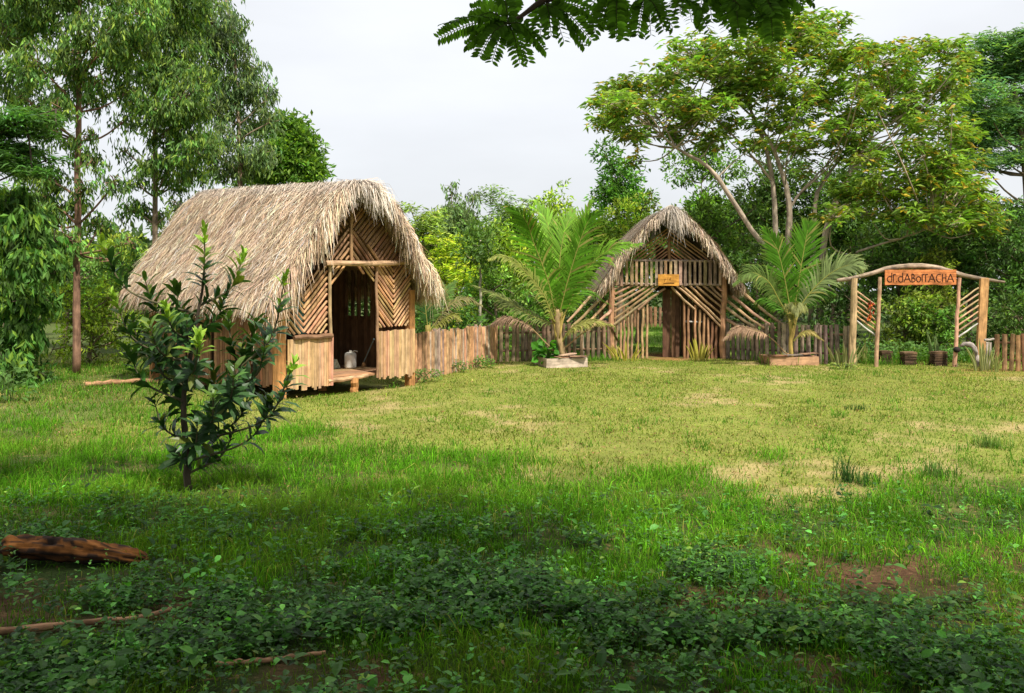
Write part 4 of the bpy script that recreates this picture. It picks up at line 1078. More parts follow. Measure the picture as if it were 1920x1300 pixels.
leafy_clump(1810, 24.4, .8, .5, 450, .10, (.09, .19, .04), 'low green shrub behind the right slats of the gateway', 'low_shrub', 'shrub')
leafy_clump(1610, 24.4, .7, .55, 400, .11, (.09, .19, .04), 'low green shrub behind the left slats of the gateway', 'low_shrub', 'shrub')
leafy_clump(12, 15.9, .45, .7, 110, .13, (.09, .18, .04), 'young leafy weed at the far left edge of the lawn', 'tall_weed', 'weed')

def tuft(px, d, n, h, s, label, col=(.055, .13, .03), w=(.006, .013)):
    c = G(px, d); mb = MB(); x = c[0] + rng.normal(0, s, n); y = c[1] + rng.normal(0, s, n)
    blades(mb, x, y, h * rng.uniform(.5, 1.15, n), rng.uniform(*w, n), rng.uniform(.1, .75, n), tint(n, col, .25))
    tag(mb.build('grass_tuft', M_grass), label, 'grass tuft', 'tall tufts on the lawn')
tuft(1587, 9.35, 60, .36, .05, 'dark green tall grass tuft standing on a bare patch of lawn at right')
tuft(1618, 9.2, 60, .2, .07, 'lower spreading tuft just right of the tall dark tuft')
tuft(1852, 11.4, 110, .22, .09, 'spiky pale green tuft near the right edge of the lawn', (.13, .22, .05))
tuft(1755, 9.6, 110, .2, .09, 'broad green tuft on the right side of the lawn below the gateway', (.10, .19, .04))
tuft(1605, 14.8, 60, .14, .08, 'small dark weed tuft alone in the mown lawn below the planter', (.06, .12, .03))

# ------------------------------------------------------------------ dark glossy sapling in front of the hut
def sapling():
    d = 8.95; base = G(352, d)
    t = thing('glossy_sapling', base, 'small dark glossy-leaved tree with bright new shoots in front of the hut', 'small tree')
    t.location.z = float(gz(base[0], base[1])) - .02
    tips = [((384, 442), -.1, 1), ((455, 484), .2, 1), ((190, 452), .1, 1), ((533, 528), -.1, 1), ((312, 582), -.4, 1), ((372, 640), -.5, 1), ((428, 590), .2, .2), ((548, 690), -.2, 1),
            ((245, 590), .35, .1), ((215, 560), -.1, .6), ((270, 520), .2, .2), ((330, 540), .3, .1), ((480, 600), .4, .1), ((500, 640), -.3, .1), ((440, 690), -.5, .2), ((470, 730), .3, .1),
            ((512, 742), .0, .1), ((400, 740), -.5, .3), ((290, 660), -.3, .1), ((240, 650), .1, .1), ((330, 700), .3, 0), ((290, 755), -.1, 0), ((370, 790), -.3, 0), ((440, 800), .2, 0),
            ((335, 850), -.2, 0), ((395, 850), .2, 0), ((350, 600), -.2, 0), ((280, 610), -.5, .3), ((420, 560), .4, 0), ((310, 640), .4, 0), ((455, 640), .1, 0), ((400, 690), .4, 0)]
    trunk = spline([base - UP * .03, P(352, 880, d), P(348, 820, d + .02), P(345, 760, d), P(352, 690, d), P(366, 620, d), P(380, 540, d - .03)], 30)
    bole = spline([P(352, 860, d), P(392, 800, d + .1), P(425, 740, d + .1), P(450, 690, d + .1)], 12)
    mb = MB(); tube(mb, trunk, [.04, .034, .028, .02, .012], (.085, .065, .045), 9, .004, rough=.06); tube(mb, bole, [.035, .025, .014], (.10, .075, .05), 8)
    node = np.vstack([trunk[4:], bole]); lm = MB(); nl = MB()
    for (px, py), dd, new in tips:
        tip = P(px, py, d + dd); dist = np.linalg.norm((node - tip) * [1.15, 1, .8], axis=1) + np.where(node[:, 2] > tip[2] - .45 * np.abs(node[:, 0] - tip[0]) - .25, 1.5, 0)
        s = node[np.argmin(dist)]; ln = np.linalg.norm(tip - s)
        mid = s * .5 + tip * .5 + np.array([(tip - s)[0] * .22, (tip - s)[1] * .22, -.10 * ln])
        c = spline([s, mid, tip], 16); tube(mb, c, np.linspace(.014, .005, 16), (.11, .10, .05), 6, cap=False)
        T = unit(np.gradient(c, axis=0)); seg = np.linalg.norm(np.diff(c, axis=0), axis=1).sum(); sp = min(seg, .75)
        m = int(26 * sp / .6 + 6); f = 1 - rng.random(m) * sp / seg
        f = np.sort(f); q = f * 15; i0 = np.clip(q.astype(int), 0, 14); B = c[i0] + (c[i0 + 1] - c[i0]) * (q - i0)[:, None]; Tt = T[i0]
        th = np.arange(m) * 2.4 + rng.random(m) * .6; a = unit(np.cross(Tt, np.array([.3, .9, .2]))); b = np.cross(Tt, a)
        out = a * np.cos(th)[:, None] + b * np.sin(th)[:, None]
        up_ = np.interp(f, [1 - sp / seg, 1], [.15, .75])[:, None]
        D = unit(out + Tt * up_ + UP * rng.normal(.05, .15, (m, 1))); N = unit(Tt + out * .1 + UP * .35)
        L = np.interp(f, [1 - .12 / max(seg, .13), 1], [.185, .12]) * rng.uniform(.55, 1.3, m)
        fresh = np.clip((f - (1 - .30 / max(seg, .31))) / (.24 / max(seg, .24)), 0, 1)[:, None] * new * .8
        C = tint(m, (.026, .072, .015), .35, (.11, .14, .02), .04) * (1 - fresh) + np.array([.32, .48, .04]) * fresh
        leaf8(lm, B, D, L * 1.08, L * .34, C, N, .10, .07)
        if new >= .6:
            m = 12; B = np.repeat(tip[None], m, 0) + T[-1] * rng.uniform(-.1, .06, (m, 1)); th = np.arange(m) * 2.4
            D = unit(T[-1] * 1.1 + (a[-1] * np.cos(th)[:, None] + b[-1] * np.sin(th)[:, None]) * .7 + UP * .3)
            leaf8(lm, B, D, rng.uniform(.07, .15, m), .038, tint(m, (.24, .40, .04), .15), unit(np.tile(T[-1], (m, 1)) + rng.normal(0, .2, (m, 3))), .1, .1)
    mb.build('trunk', M_bark, t, True); lm.build('crown', M_gloss, t)
sapling()

# ------------------------------------------------------------------ logs and poles on the ground
def logs():
    d = 6.55; n = 60; m = 28
    pts = spline([P(8, 1024, d), P(95, 1027, d), P(180, 1036, d - .03), P(274, 1050, d - .06)], n); pts[:, 2] -= .005
    mb = MB(); r = np.interp(np.linspace(0, 1, n), [0, .04, .3, .6, .9, .97, 1], [.055, .085, .10, .095, .078, .06, .035])
    th = np.linspace(0, 2 * math.pi, m, endpoint=False)
    a, t_ = np.meshgrid(th, np.linspace(0, 1, n))
    rough = 1 + (vnoise(a * 2.6 + 3, t_ * 5) - .5) * .6 + (vnoise(a * 7, t_ * 9 + 8) - .5) * .5 + (vnoise(a * 4, t_ * 40 + 8) - .5) * .2
    V = pts[:, None] + (r[:, None] * rough)[..., None] * (np.cos(a)[..., None] * np.array([.1, 1, 0]) + np.sin(a)[..., None] * UP * .82)
    k = (vnoise(a * 6 + 1, t_ * 5 + 2) * .65 + vnoise(a * 9 + 1, t_ * 16 + 2) * .35)[..., None]
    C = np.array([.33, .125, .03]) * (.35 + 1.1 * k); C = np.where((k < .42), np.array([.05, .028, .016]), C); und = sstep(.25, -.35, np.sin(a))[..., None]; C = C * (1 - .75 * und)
    gr = np.stack([a * .12, a * .05, t_ * .14], -1)
    i = np.arange(n - 1)[:, None] * m; j = np.arange(m)[None]; kk = (j + 1) % m
    f = np.stack([i + j, i + kk, i + m + kk, i + m + j], -1).reshape(-1, 4)
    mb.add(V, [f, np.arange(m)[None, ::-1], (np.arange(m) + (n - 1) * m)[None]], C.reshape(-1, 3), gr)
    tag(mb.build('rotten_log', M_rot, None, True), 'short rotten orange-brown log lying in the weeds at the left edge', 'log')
    for nm, pl, r, l in (('fallen_branch', [(-70, 1208, 5.15), (60, 1188, 5.2), (170, 1172, 5.3), (250, 1160, 5.35), (322, 1140, 5.5)], .022, 'long thin peeled branch lying in the weeds below the log'),
                         ('fallen_branch', [(405, 1268, 4.7), (500, 1250, 4.75), (610, 1226, 4.85)], .014, 'short thin branch on bare soil near the bottom edge'),
                         ('fallen_branch', [(160, 729, 18.2), (230, 721, 18.6), (330, 711, 19.2), (420, 705, 19.6)], .055, 'long pale pole lying on the grass behind the small tree')):
        mb = MB(); p = spline([P(*q) for q in pl], 18); p[:, 2] = gz(p[:, 0], p[:, 1]) + (r * .9 + .012 if r > .05 else r * .65 + .015)
        tube(mb, p, np.linspace(r, r * .7, 18), (.42, .23, .12), 8, r * .2, rough=.12); tag(mb.build(nm, M_weather, None, True), l, 'branch')
logs()

# ------------------------------------------------------------------ trees
def blobs_px(lst, d, squash=.8, dj=.6):
    out = []
    for q in lst:
        px, py, r = q[:3]; rz = q[3] if len(q) > 3 else r * squash; s = d / F
        c = P(px, py, d + rng.normal(0, dj)); out.append([*c, r * s, r * s * .9, rz * s])
    return out
def tree(name, label, cat, base, trunk_pts, rad, bark, blobs, nclus, per, rc, style, col, L, W, var=.25, alt=None, altp=0, shell=.4, group=None, limb_r=.05, ntw=6, extra=(), mat=None, rt=.018):
    t = thing(name, base, label, cat, group)
    mb = MB(); tp = spline(trunk_pts, 18); tube(mb, tp, rad, bark, 10, .01, rough=.05)
    for e, er in extra: tube(mb, spline(e, 14), er, bark, 8, .012, rough=.06)
    cm = MB(); C, k = crown(cm, blobs, nclus, per, rc, style, col, L, W, var, alt, altp, shell)
    start = np.vstack([tp[5:]] + [spline(e, 14)[4:] for e, _ in extra])
    limbs(mb, start, blobs, C, k, limb_r, bark, ntw, rt)
    mb.build('trunk', M_bark, t, True); cm.build('crown', mat or M_leaf, t)
    return t

# eucalypts at the left
def eucalypts():
    bark = np.array([.27, .155, .10])
    d = 21.0
    bl = blobs_px([(30, 40, 60), (100, 20, 60), (190, 50, 55), (250, 10, 60), (70, 110, 50), (20, 140, 60), (130, 120, 35), (205, 120, 45), (255, 80, 40), (180, 180, 30), (60, 190, 40), (110, 200, 22), (235, 170, 28), (120, 265, 18), (170, 250, 20), (105, 330, 26), (70, 350, 45), (30, 400, 50), (95, 400, 35), (175, 300, 20), (185, 420, 30), (130, 440, 30), (215, 340, 20), (60, -60, 100), (200, -70, 100), (80, 460, 35), (205, 480, 25), (15, 60, 50), (140, 90, 40), (175, 150, 36), (120, 165, 34), (215, 75, 40), (85, 235, 32), (150, 290, 22), (160, 350, 20), (230, 225, 24), (45, 300, 40), (145, 385, 26), (240, 450, 22)], d)
    tree('eucalyptus_tree', 'tall eucalyptus with a straight pinkish-brown trunk, leftmost of the tall trees', 'tree', G(145, d), [G(143, d) - UP * .05, P(144, 560, d), P(146, 380, d), P(147, 200, d), P(150, 0, d), P(155, -140, d)], [.095, .08, .068, .055, .03], bark, bl, 1700, 17, .14, 'euc', (.11, .205, .05), .18, .048, .42, (.27, .37, .06), .2, group='tall eucalypts', limb_r=.03, ntw=7, shell=.2)
    d = 24.0
    bl = blobs_px([(330, 20, 60), (290, 70, 50), (350, 90, 45), (300, 140, 40), (255, 190, 30), (340, 175, 38), (275, 215, 28), (305, 250, 28), (345, 260, 36), (265, 310, 22), (320, 330, 34), (360, 320, 35), (250, 390, 26), (300, 400, 24), (340, 380, 26), (310, -60, 90), (330, 215, 25), (235, 280, 16), (270, 130, 36), (320, 120, 36), (370, 140, 36), (300, 200, 32), (365, 210, 34), (325, 290, 30), (290, 310, 26), (370, 270, 34), (260, 340, 20)], d)
    tree('eucalyptus_tree', 'slender eucalyptus rising directly behind the left end of the hut roof', 'tree', G(289, d), [G(289, d) - UP * .05, P(290, 560, d), P(291, 380, d), P(292, 200, d), P(298, 0, d), P(305, -120, d)], [.085, .075, .065, .05, .025], np.array([.30, .22, .15]), bl, 1200, 17, .15, 'euc', (.11, .20, .05), .195, .05, .42, (.27, .38, .06), .2, group='tall eucalypts', limb_r=.03, ntw=7, shell=.2)
    d = 28.0
    bl = blobs_px([(400, 35, 50), (425, 95, 48), (470, 125, 28, 34), (450, 160, 42), (497, 178, 26, 36), (415, 190, 42), (480, 225, 34), (440, 245, 38), (508, 225, 16), (390, 265, 38), (455, 300, 34), (410, 310, 36), (370, 50, 50), (390, -50, 60), (375, 140, 38), (490, 285, 28), (440, 50, 26), (380, 200, 26)], d)
    tree('eucalyptus_tree', 'grey-green eucalyptus standing alone against the sky above the hut roof', 'tree', G(452, d), [G(452, d), P(452, 400, d), P(448, 250, d), P(440, 120, d), P(420, -20, d)], [.10, .08, .06, .04, .02], np.array([.30, .22, .15]), bl, 1000, 17, .17, 'euc', (.12, .19, .075), .22, .052, .4, (.25, .34, .08), .16, group='tall eucalypts', limb_r=.03, ntw=7, shell=.2)
    d = 31.0
    bl = blobs_px([(545, 235, 28), (565, 275, 34), (530, 300, 38), (585, 300, 18, 26), (500, 315, 35), (570, 325, 30), (520, 250, 24), (590, 330, 18), (480, 330, 25)], d)
    tree('round_tree', 'rounded bushy tree just above the middle of the hut ridge', 'tree', G(550, d), [G(550, d), P(550, 420, d), P(551, 300, d)], [.14, .1, .05], bark, bl, 560, 14, .16, 'broad', (.11, .22, .03), .25, .10, .25, (.22, .36, .04), .18, shell=.3)
    d = 18.2
    bl = blobs_px([(20, 222, 38, 9), (60, 214, 34, 8), (90, 224, 24, 6), (30, 248, 40, 9), (75, 254, 30, 7), (5, 275, 45, 10), (55, 285, 35, 8), (20, 310, 50, 12), (85, 300, 22, 5), (-40, 240, 60, 20), (60, 325, 30, 7), (-30, 300, 60, 20), (105, 232, 12, 4)], d, dj=.35)
    tree('feathery_tree', 'dark feathery tree leaning in at the far left edge with layered foliage', 'tree', G(-70, d), [G(-75, d), P(-70, 400, d), P(-40, 290, d), P(20, 238, d), P(105, 205, d)], [.12, .08, .05, .03, .012], np.array([.08, .06, .045]), bl, 330, 24, .14, 'feather', (.085, .19, .04), .2, .04, .3, limb_r=.02, ntw=5)
    d = 19.2
    bl = blobs_px([(20, 380, 40), (50, 420, 32), (15, 460, 45), (75, 490, 30), (25, 550, 45), (85, 560, 30), (40, 620, 40), (10, 690, 40), (60, 520, 28), (100, 450, 22)], d)
    tree('broadleaf_tree', 'dark broad-leaved tree hanging low at the left edge below the feathery one', 'tree', G(15, d), [G(12, d), P(15, 600, d), P(22, 450, d)], [.09, .07, .03], np.array([.1, .075, .05]), bl, 420, 15, .13, 'euc', (.085, .19, .035), .22, .08, .3, (.20, .33, .04), .15, shell=.2)
eucalypts()

def canopy_tree():
    d = 29.0; base = G(1470, d); bark = np.array([.45, .36, .27])
    bl = blobs_px([(1160, 172, 50, 24), (1220, 150, 55, 26), (1140, 225, 40, 16), (1190, 205, 50, 20), (1250, 190, 50, 26), (1140, 190, 40, 14),
                   (1300, 90, 55, 32), (1270, 130, 50, 28), (1350, 120, 60, 32), (1420, 80, 60, 36), (1500, 55, 60, 34), (1560, 50, 40, 24), (1540, 95, 60, 34), (1450, 135, 65, 32), (1380, 175, 60, 28), (1600, 105, 50, 28),
                   (1660, 110, 50, 26), (1720, 95, 45, 24), (1770, 90, 40, 20), (1800, 120, 40, 26), (1640, 160, 60, 30), (1710, 160, 60, 30), (1770, 165, 50, 30), (1600, 215, 60, 28), (1690, 220, 60, 30), (1760, 230, 50, 30), (1500, 205, 60, 26), (1550, 170, 55, 26),
                   (1440, 230, 45, 18), (1520, 270, 50, 20), (1610, 285, 55, 24), (1700, 290, 60, 26), (1210, 255, 36, 12), (1190, 300, 22, 10), (1300, 200, 45, 18)], d, dj=1.1)
    bl += blobs_px([(1600, 350, 55, 26), (1680, 350, 60, 28), (1760, 340, 60, 28), (1820, 375, 50, 24), (1720, 400, 60, 24), (1630, 400, 50, 22), (1800, 410, 50, 20), (1860, 400, 40, 18), (1560, 400, 40, 20), (1780, 300, 40, 20)], d - 2.0, dj=.6)
    env = [(1150, 150, 250), (1250, 125, 270), (1330, 75, 265), (1430, 45, 285), (1530, 30, 320), (1620, 70, 390), (1720, 65, 440), (1800, 90, 430), (1850, 300, 430)]
    for k in range(125):
        px = rng.uniform(1140, 1850); lo = np.interp(px, [e[0] for e in env], [e[1] for e in env]); hi = np.interp(px, [e[0] for e in env], [e[2] for e in env])
        r = rng.uniform(18, 34); bl += blobs_px([(px, rng.uniform(lo + r * .5, hi), r, r * rng.uniform(.45, .8))], d - (1.5 if px > 1600 else 0), dj=1.3)
    q = lambda *l: [P(x, y, d + dz) for x, y, dz in l]
    extra = [(q((1455, 620, 0), (1445, 490, -.3), (1400, 420, -.5), (1355, 345, -.7), (1315, 305, -.8), (1270, 280, -.9), (1220, 235, -1)), [.13, .12, .1, .07, .03]),
             (q((1457, 620, 0), (1455, 450, .1), (1448, 340, .2), (1430, 260, .3), (1400, 190, .4), (1380, 150, .4)), [.13, .11, .09, .06, .03]),
             (q((1478, 620, 0), (1478, 450, 0), (1478, 375, 0), (1455, 290, .1), (1420, 230, .1), (1370, 180, .1)), [.15, .13, .1, .06, .03]),
             (q((1478, 400, 0), (1495, 370, 0), (1530, 330, 0), (1560, 300, 0)), [.07, .05, .03]),
             (q((1520, 620, .2), (1524, 460, .2), (1530, 380, .2), (1550, 330, .3), (1600, 270, .4), (1650, 200, .5)), [.12, .1, .08, .05, .03]),
             (q((1535, 620, .2), (1545, 450, .2), (1570, 370, .1), (1605, 310, 0), (1622, 276, 0), (1650, 220, 0)), [.16, .13, .13, .12, .05]),
             (q((1540, 520, 0), (1600, 478, -.8), (1680, 450, -1.5), (1740, 430, -1.8)), [.06, .045, .02]),
             (q((1270, 280, -.9), (1240, 230, -.9), (1210, 190, -.8)), [.05, .03, .015]), (q((1448, 340, .2), (1390, 270, 0), (1330, 210, -.2), (1290, 160, -.3)), [.06, .04, .02]), (q((1430, 262, .3), (1440, 190, .3), (1470, 110, .3)), [.05, .03, .015])]
    tree('spreading_tree', 'large spreading tree with several pale trunks and yellow-green foliage behind the right palm', 'tree', base, [G(1470, d), P(1470, 640, d), P(1468, 600, d)], [.3, .22, .18], bark, bl, 3200, 9, .085, 'whorl', (.195, .31, .045), .30, .095, .28, (.45, .32, .045), .09, shell=.05, limb_r=.026, ntw=14, extra=[(e, [q * .75 for q in r]) for e, r in extra], rt=.014)
canopy_tree()

def feather_tree():
    d = 34.0
    bl = blobs_px([(1860, 110, 60, 40), (1910, 150, 60, 50), (1850, 190, 50, 40), (1900, 230, 60, 40), (1840, 250, 50, 35), (1880, 290, 55, 30), (1940, 100, 60, 50), (1960, 220, 70, 60), (1830, 150, 35, 30), (1850, 80, 30, 14), (1900, 85, 35, 14), (1815, 200, 30, 18), (1810, 250, 28, 14), (1800, 270, 22, 10), (1840, 300, 40, 16)], d)
    tree('feathery_tree', 'tall blue-green feathery tree at the right edge beside the spreading tree', 'tree', G(1935, d), [G(1935, d), P(1930, 400, d), P(1915, 250, d), P(1900, 150, d)], [.22, .17, .1, .05], np.array([.2, .15, .1]), bl, 1000, 24, .26, 'feather', (.13, .26, .10), .36, .06, .28, (.24, .38, .08), .15)
feather_tree()

# bushes and lesser trees behind the fences: centre px, top px, depth, width px
BUSH = [
 ('bush_tree', 'dark tree in the gap between the central trunks of the spreading tree', 1450, 285, 36, 210, (.05, .10, .03), 'broad'),
 ('bush_tree', 'dark green tree behind the right-hand trunks of the spreading tree', 1590, 272, 36.5, 230, (.05, .105, .03), 'broad'),
 ('bush_tree', 'green tree standing under the right side of the spreading crown', 1740, 290, 35.5, 230, (.055, .11, .03), 'broad'),
 ('bush_tree', 'dark green tree below the blue-green feathery tree at the right edge', 1885, 360, 34, 190, (.05, .11, .035), 'feather'),
 ('shrub', 'low dark shrub behind the end fence at the right edge', 1915, 560, 25.5, 150, (.05, .10, .03), 'broad'),
 ('bush_tree', 'tall dark green tree far back at the left edge', 10, 330, 33, 190, (.05, .11, .03), 'broad'),
 ('shrub', 'bright green bush behind the hut just left of its rear eave', 255, 520, 29, 170, (.10, .19, .035), 'broad'),
 ('shrub', 'yellow-green understorey shrub around the foot of the leftmost eucalyptus', 165, 525, 23.5, 230, (.10, .155, .022), 'broad'),
 ('shrub', 'dark shrub behind the small glossy tree, left of the hut', 262, 470, 26.5, 150, (.05, .11, .03), 'broad'),
 ('bush_tree', 'pale green sunlit tree far back at the left between the tall trunks', 40, 392, 36, 170, (.13, .22, .06), 'broad'),
 ('bush_tree', 'bright yellow-green thicket far back between the two left trunks', 205, 440, 40, 200, (.14, .20, .04), 'broad'),
 ('bush_tree', 'pale loose-leaved small tree right of the hut roof', 792, 372, 34, 100, (.13, .20, .06), 'feather'),
 ('round_tree', 'round grey-green tree against the sky right of the hut', 856, 338, 42, 110, (.085, .14, .07), 'euc'),
 ('round_tree', 'dense grey-green feathery tree on the skyline behind the left palm', 950, 342, 44, 130, (.09, .15, .07), 'feather'),
 ('bush_tree', 'yellow-green tree on the skyline above the left palm fronds', 1042, 346, 42, 150, (.14, .22, .045), 'broad'),
 ('shrub', 'bright lime-green shrub beside the right eave of the hut', 830, 432, 31, 150, (.20, .30, .03), 'feather'),
 ('shrub', 'dark green shrub just behind the close-set fence', 830, 540, 25.5, 130, (.045, .105, .03), 'broad'),
 ('shrub', 'mid-green leafy shrub behind the fence corner', 925, 505, 27.5, 150, (.075, .15, .035), 'broad'),
 ('bush_tree', 'lime-green bushy tree left of the palm fronds', 940, 415, 32, 150, (.15, .24, .035), 'broad'),
 ('shrub', 'green shrub directly behind the left palm', 1030, 460, 29.5, 160, (.08, .16, .035), 'broad'),
 ('bush_tree', 'light green leafy tree between the palm and the gate hut', 1112, 388, 33, 150, (.14, .22, .05), 'broad'),
 ('broadleaf_tree', 'deep green large-leaved tree on the skyline left of the gate hut roof', 1160, 268, 39, 130, (.055, .135, .03), 'broad'),
 ('bush_tree', 'yellow-green leafy tree just left of the gate hut ridge', 1195, 362, 33, 130, (.145, .215, .04), 'broad'),
 ('broadleaf_tree', 'dense dark green tree on the skyline behind the gate hut roof', 1315, 250, 40, 165, (.065, .13, .03), 'broad'),
 ('bush_tree', 'dark leafy tree right of the gate hut ridge', 1345, 365, 31.5, 150, (.06, .115, .028), 'broad'),
 ('shrub', 'dark shrub behind the right palm and fence', 1415, 455, 28.5, 170, (.045, .095, .025), 'broad'),
 ('shrub', 'very dark shrub between the right palm and the gateway', 1555, 470, 28, 150, (.035, .08, .022), 'broad'),
 ('bush_tree', 'dark green tree behind the orange name board', 1680, 425, 31, 220, (.05, .105, .028), 'broad'),
 ('shrub', 'yellow-green shrub seen through the gateway opening', 1690, 545, 26.8, 130, (.14, .20, .035), 'broad'),
 ('shrub', 'mid-green shrub seen through the right half of the gateway', 1755, 560, 26.4, 110, (.09, .17, .035), 'broad'),
 ('bush_tree', 'dark tree behind the wide right gate post', 1815, 335, 29.5, 190, (.045, .095, .028), 'broad'),
 ('bush_tree', 'dark green tree at the right edge above the end fence', 1925, 395, 28, 190, (.045, .10, .03), 'broad'),
 ('shrub', 'olive shrub with yellow leaves above the right end of the arched beam', 1745, 470, 27.8, 110, (.13, .17, .03), 'broad'),
 ('shrub', 'low dark shrub in the shade at the left edge of the lawn', 25, 640, 19.0, 130, (.035, .085, .025), 'broad'),
 ('bush_tree', 'bushy green tree behind the left eucalypts at mid height', 120, 470, 30, 190, (.06, .125, .035), 'broad'),
 ('bush_tree', 'leafy tree showing between the hut roof and the slender eucalyptus', 380, 400, 33, 160, (.075, .14, .04), 'broad'),
 ('bush_tree', 'green tree peeping over the middle of the hut ridge', 470, 330, 35, 120, (.10, .18, .04), 'broad'),
]
def bushes():
    for name, label, px, top, d, w, col, style in BUSH:
        wm = w * d / F; h = EYE + (HY - top) / F * d; base = G(px, d)
        nb = 13; bl = []; col = tuple(np.array(col) * ((1.7, 1.58, 1.1) if px < 1390 else ((1.2, 1.2, 1.0) if 1690 <= px <= 1755 else (1.5, 1.35, 1.0))))
        for i in range(nb):
            zz = rng.uniform(.12 if name == 'shrub' else .42, .86) ** 1.0; rr = wm * rng.uniform(.17, .27)
            taper = 1 - .55 * max(0, zz - .55) / .45
            bl.append([base[0] + rng.uniform(-1, 1) * (wm * .5 - rr * .6) * taper, d + rng.uniform(-.6, .6) * wm * .4, h * zz, rr, rr, rr * rng.uniform(.6, .95)])
        for q in range(3): bl.append([base[0] + rng.normal(0, wm * .14), d + rng.normal(0, .2), h - wm * (.15 + .12 * q), wm * .16, wm * .16, wm * .15])
        area = wm * h
        far = d > 30
        L, W = (.20, .085) if style == 'broad' else ((.22, .05) if style == 'euc' else (.26, .05))
        L *= d / 32; W *= d / 32
        n = int(np.clip(area / (L * W) * (4.2 if style == 'broad' else 5.5), 2500, 16000))
        tree(name, label, 'tree' if 'tree' in name else 'shrub', base, [base - UP * .05, base + UP * h * .35 + np.array([.1, 0, 0]), base + UP * h * .75], [.03 + h * .014, .03 + h * .009, .02], np.array([.2, .15, .1]), bl, n // 14, 14, L * .62, style, col, L, W, .42, np.array(col) * 1.8, .16, group='trees and shrubs behind the fences', limb_r=.03, ntw=3)
bushes()
def sapling_thin():
    d = 27.0
    bl = blobs_px([(900, 455, 35, 25), (885, 480, 25, 18), (918, 480, 25, 18), (900, 430, 25, 18)], d)
    tree('thin_sapling', 'thin pale-stemmed sapling standing behind the fence corner', 'tree', G(901, d), [G(901, d), P(901, 540, d), P(901, 450, d)], [.045, .04, .02], np.array([.42, .38, .27]), bl, 70, 14, .18, 'broad', (.11, .2, .04), .2, .08, .25, limb_r=.015, ntw=4, rt=.008)
sapling_thin()
def woods():
    mb = MB(); n = 36000
    x = rng.uniform(-42, 44, n); y = rng.uniform(50, 60, n)
    top = 4.2 + 4.0 * fbm(x * .16 + 5, y * .05) ; top = np.where(x < -5, top * .85, top) ; z = top * rng.random(n) ** .7
    D = rng.normal(0, 1, (n, 3)); N = rng.normal(0, .6, (n, 3)); N[:, 2] += 1
    cl = (fbm(x * .35, z * .5 + 2) * .8 + .6)[:, None]
    leaf4(mb, np.stack([x, y, z], 1), D, rng.uniform(.4, .8, n), rng.uniform(.2, .4, n), tint(n, (.085, .15, .045), .3) * cl, N)
    tag(mb.build('woodland', M_leaf), 'far-off green wood closing the view behind everything', 'woods', kind='stuff')
woods()

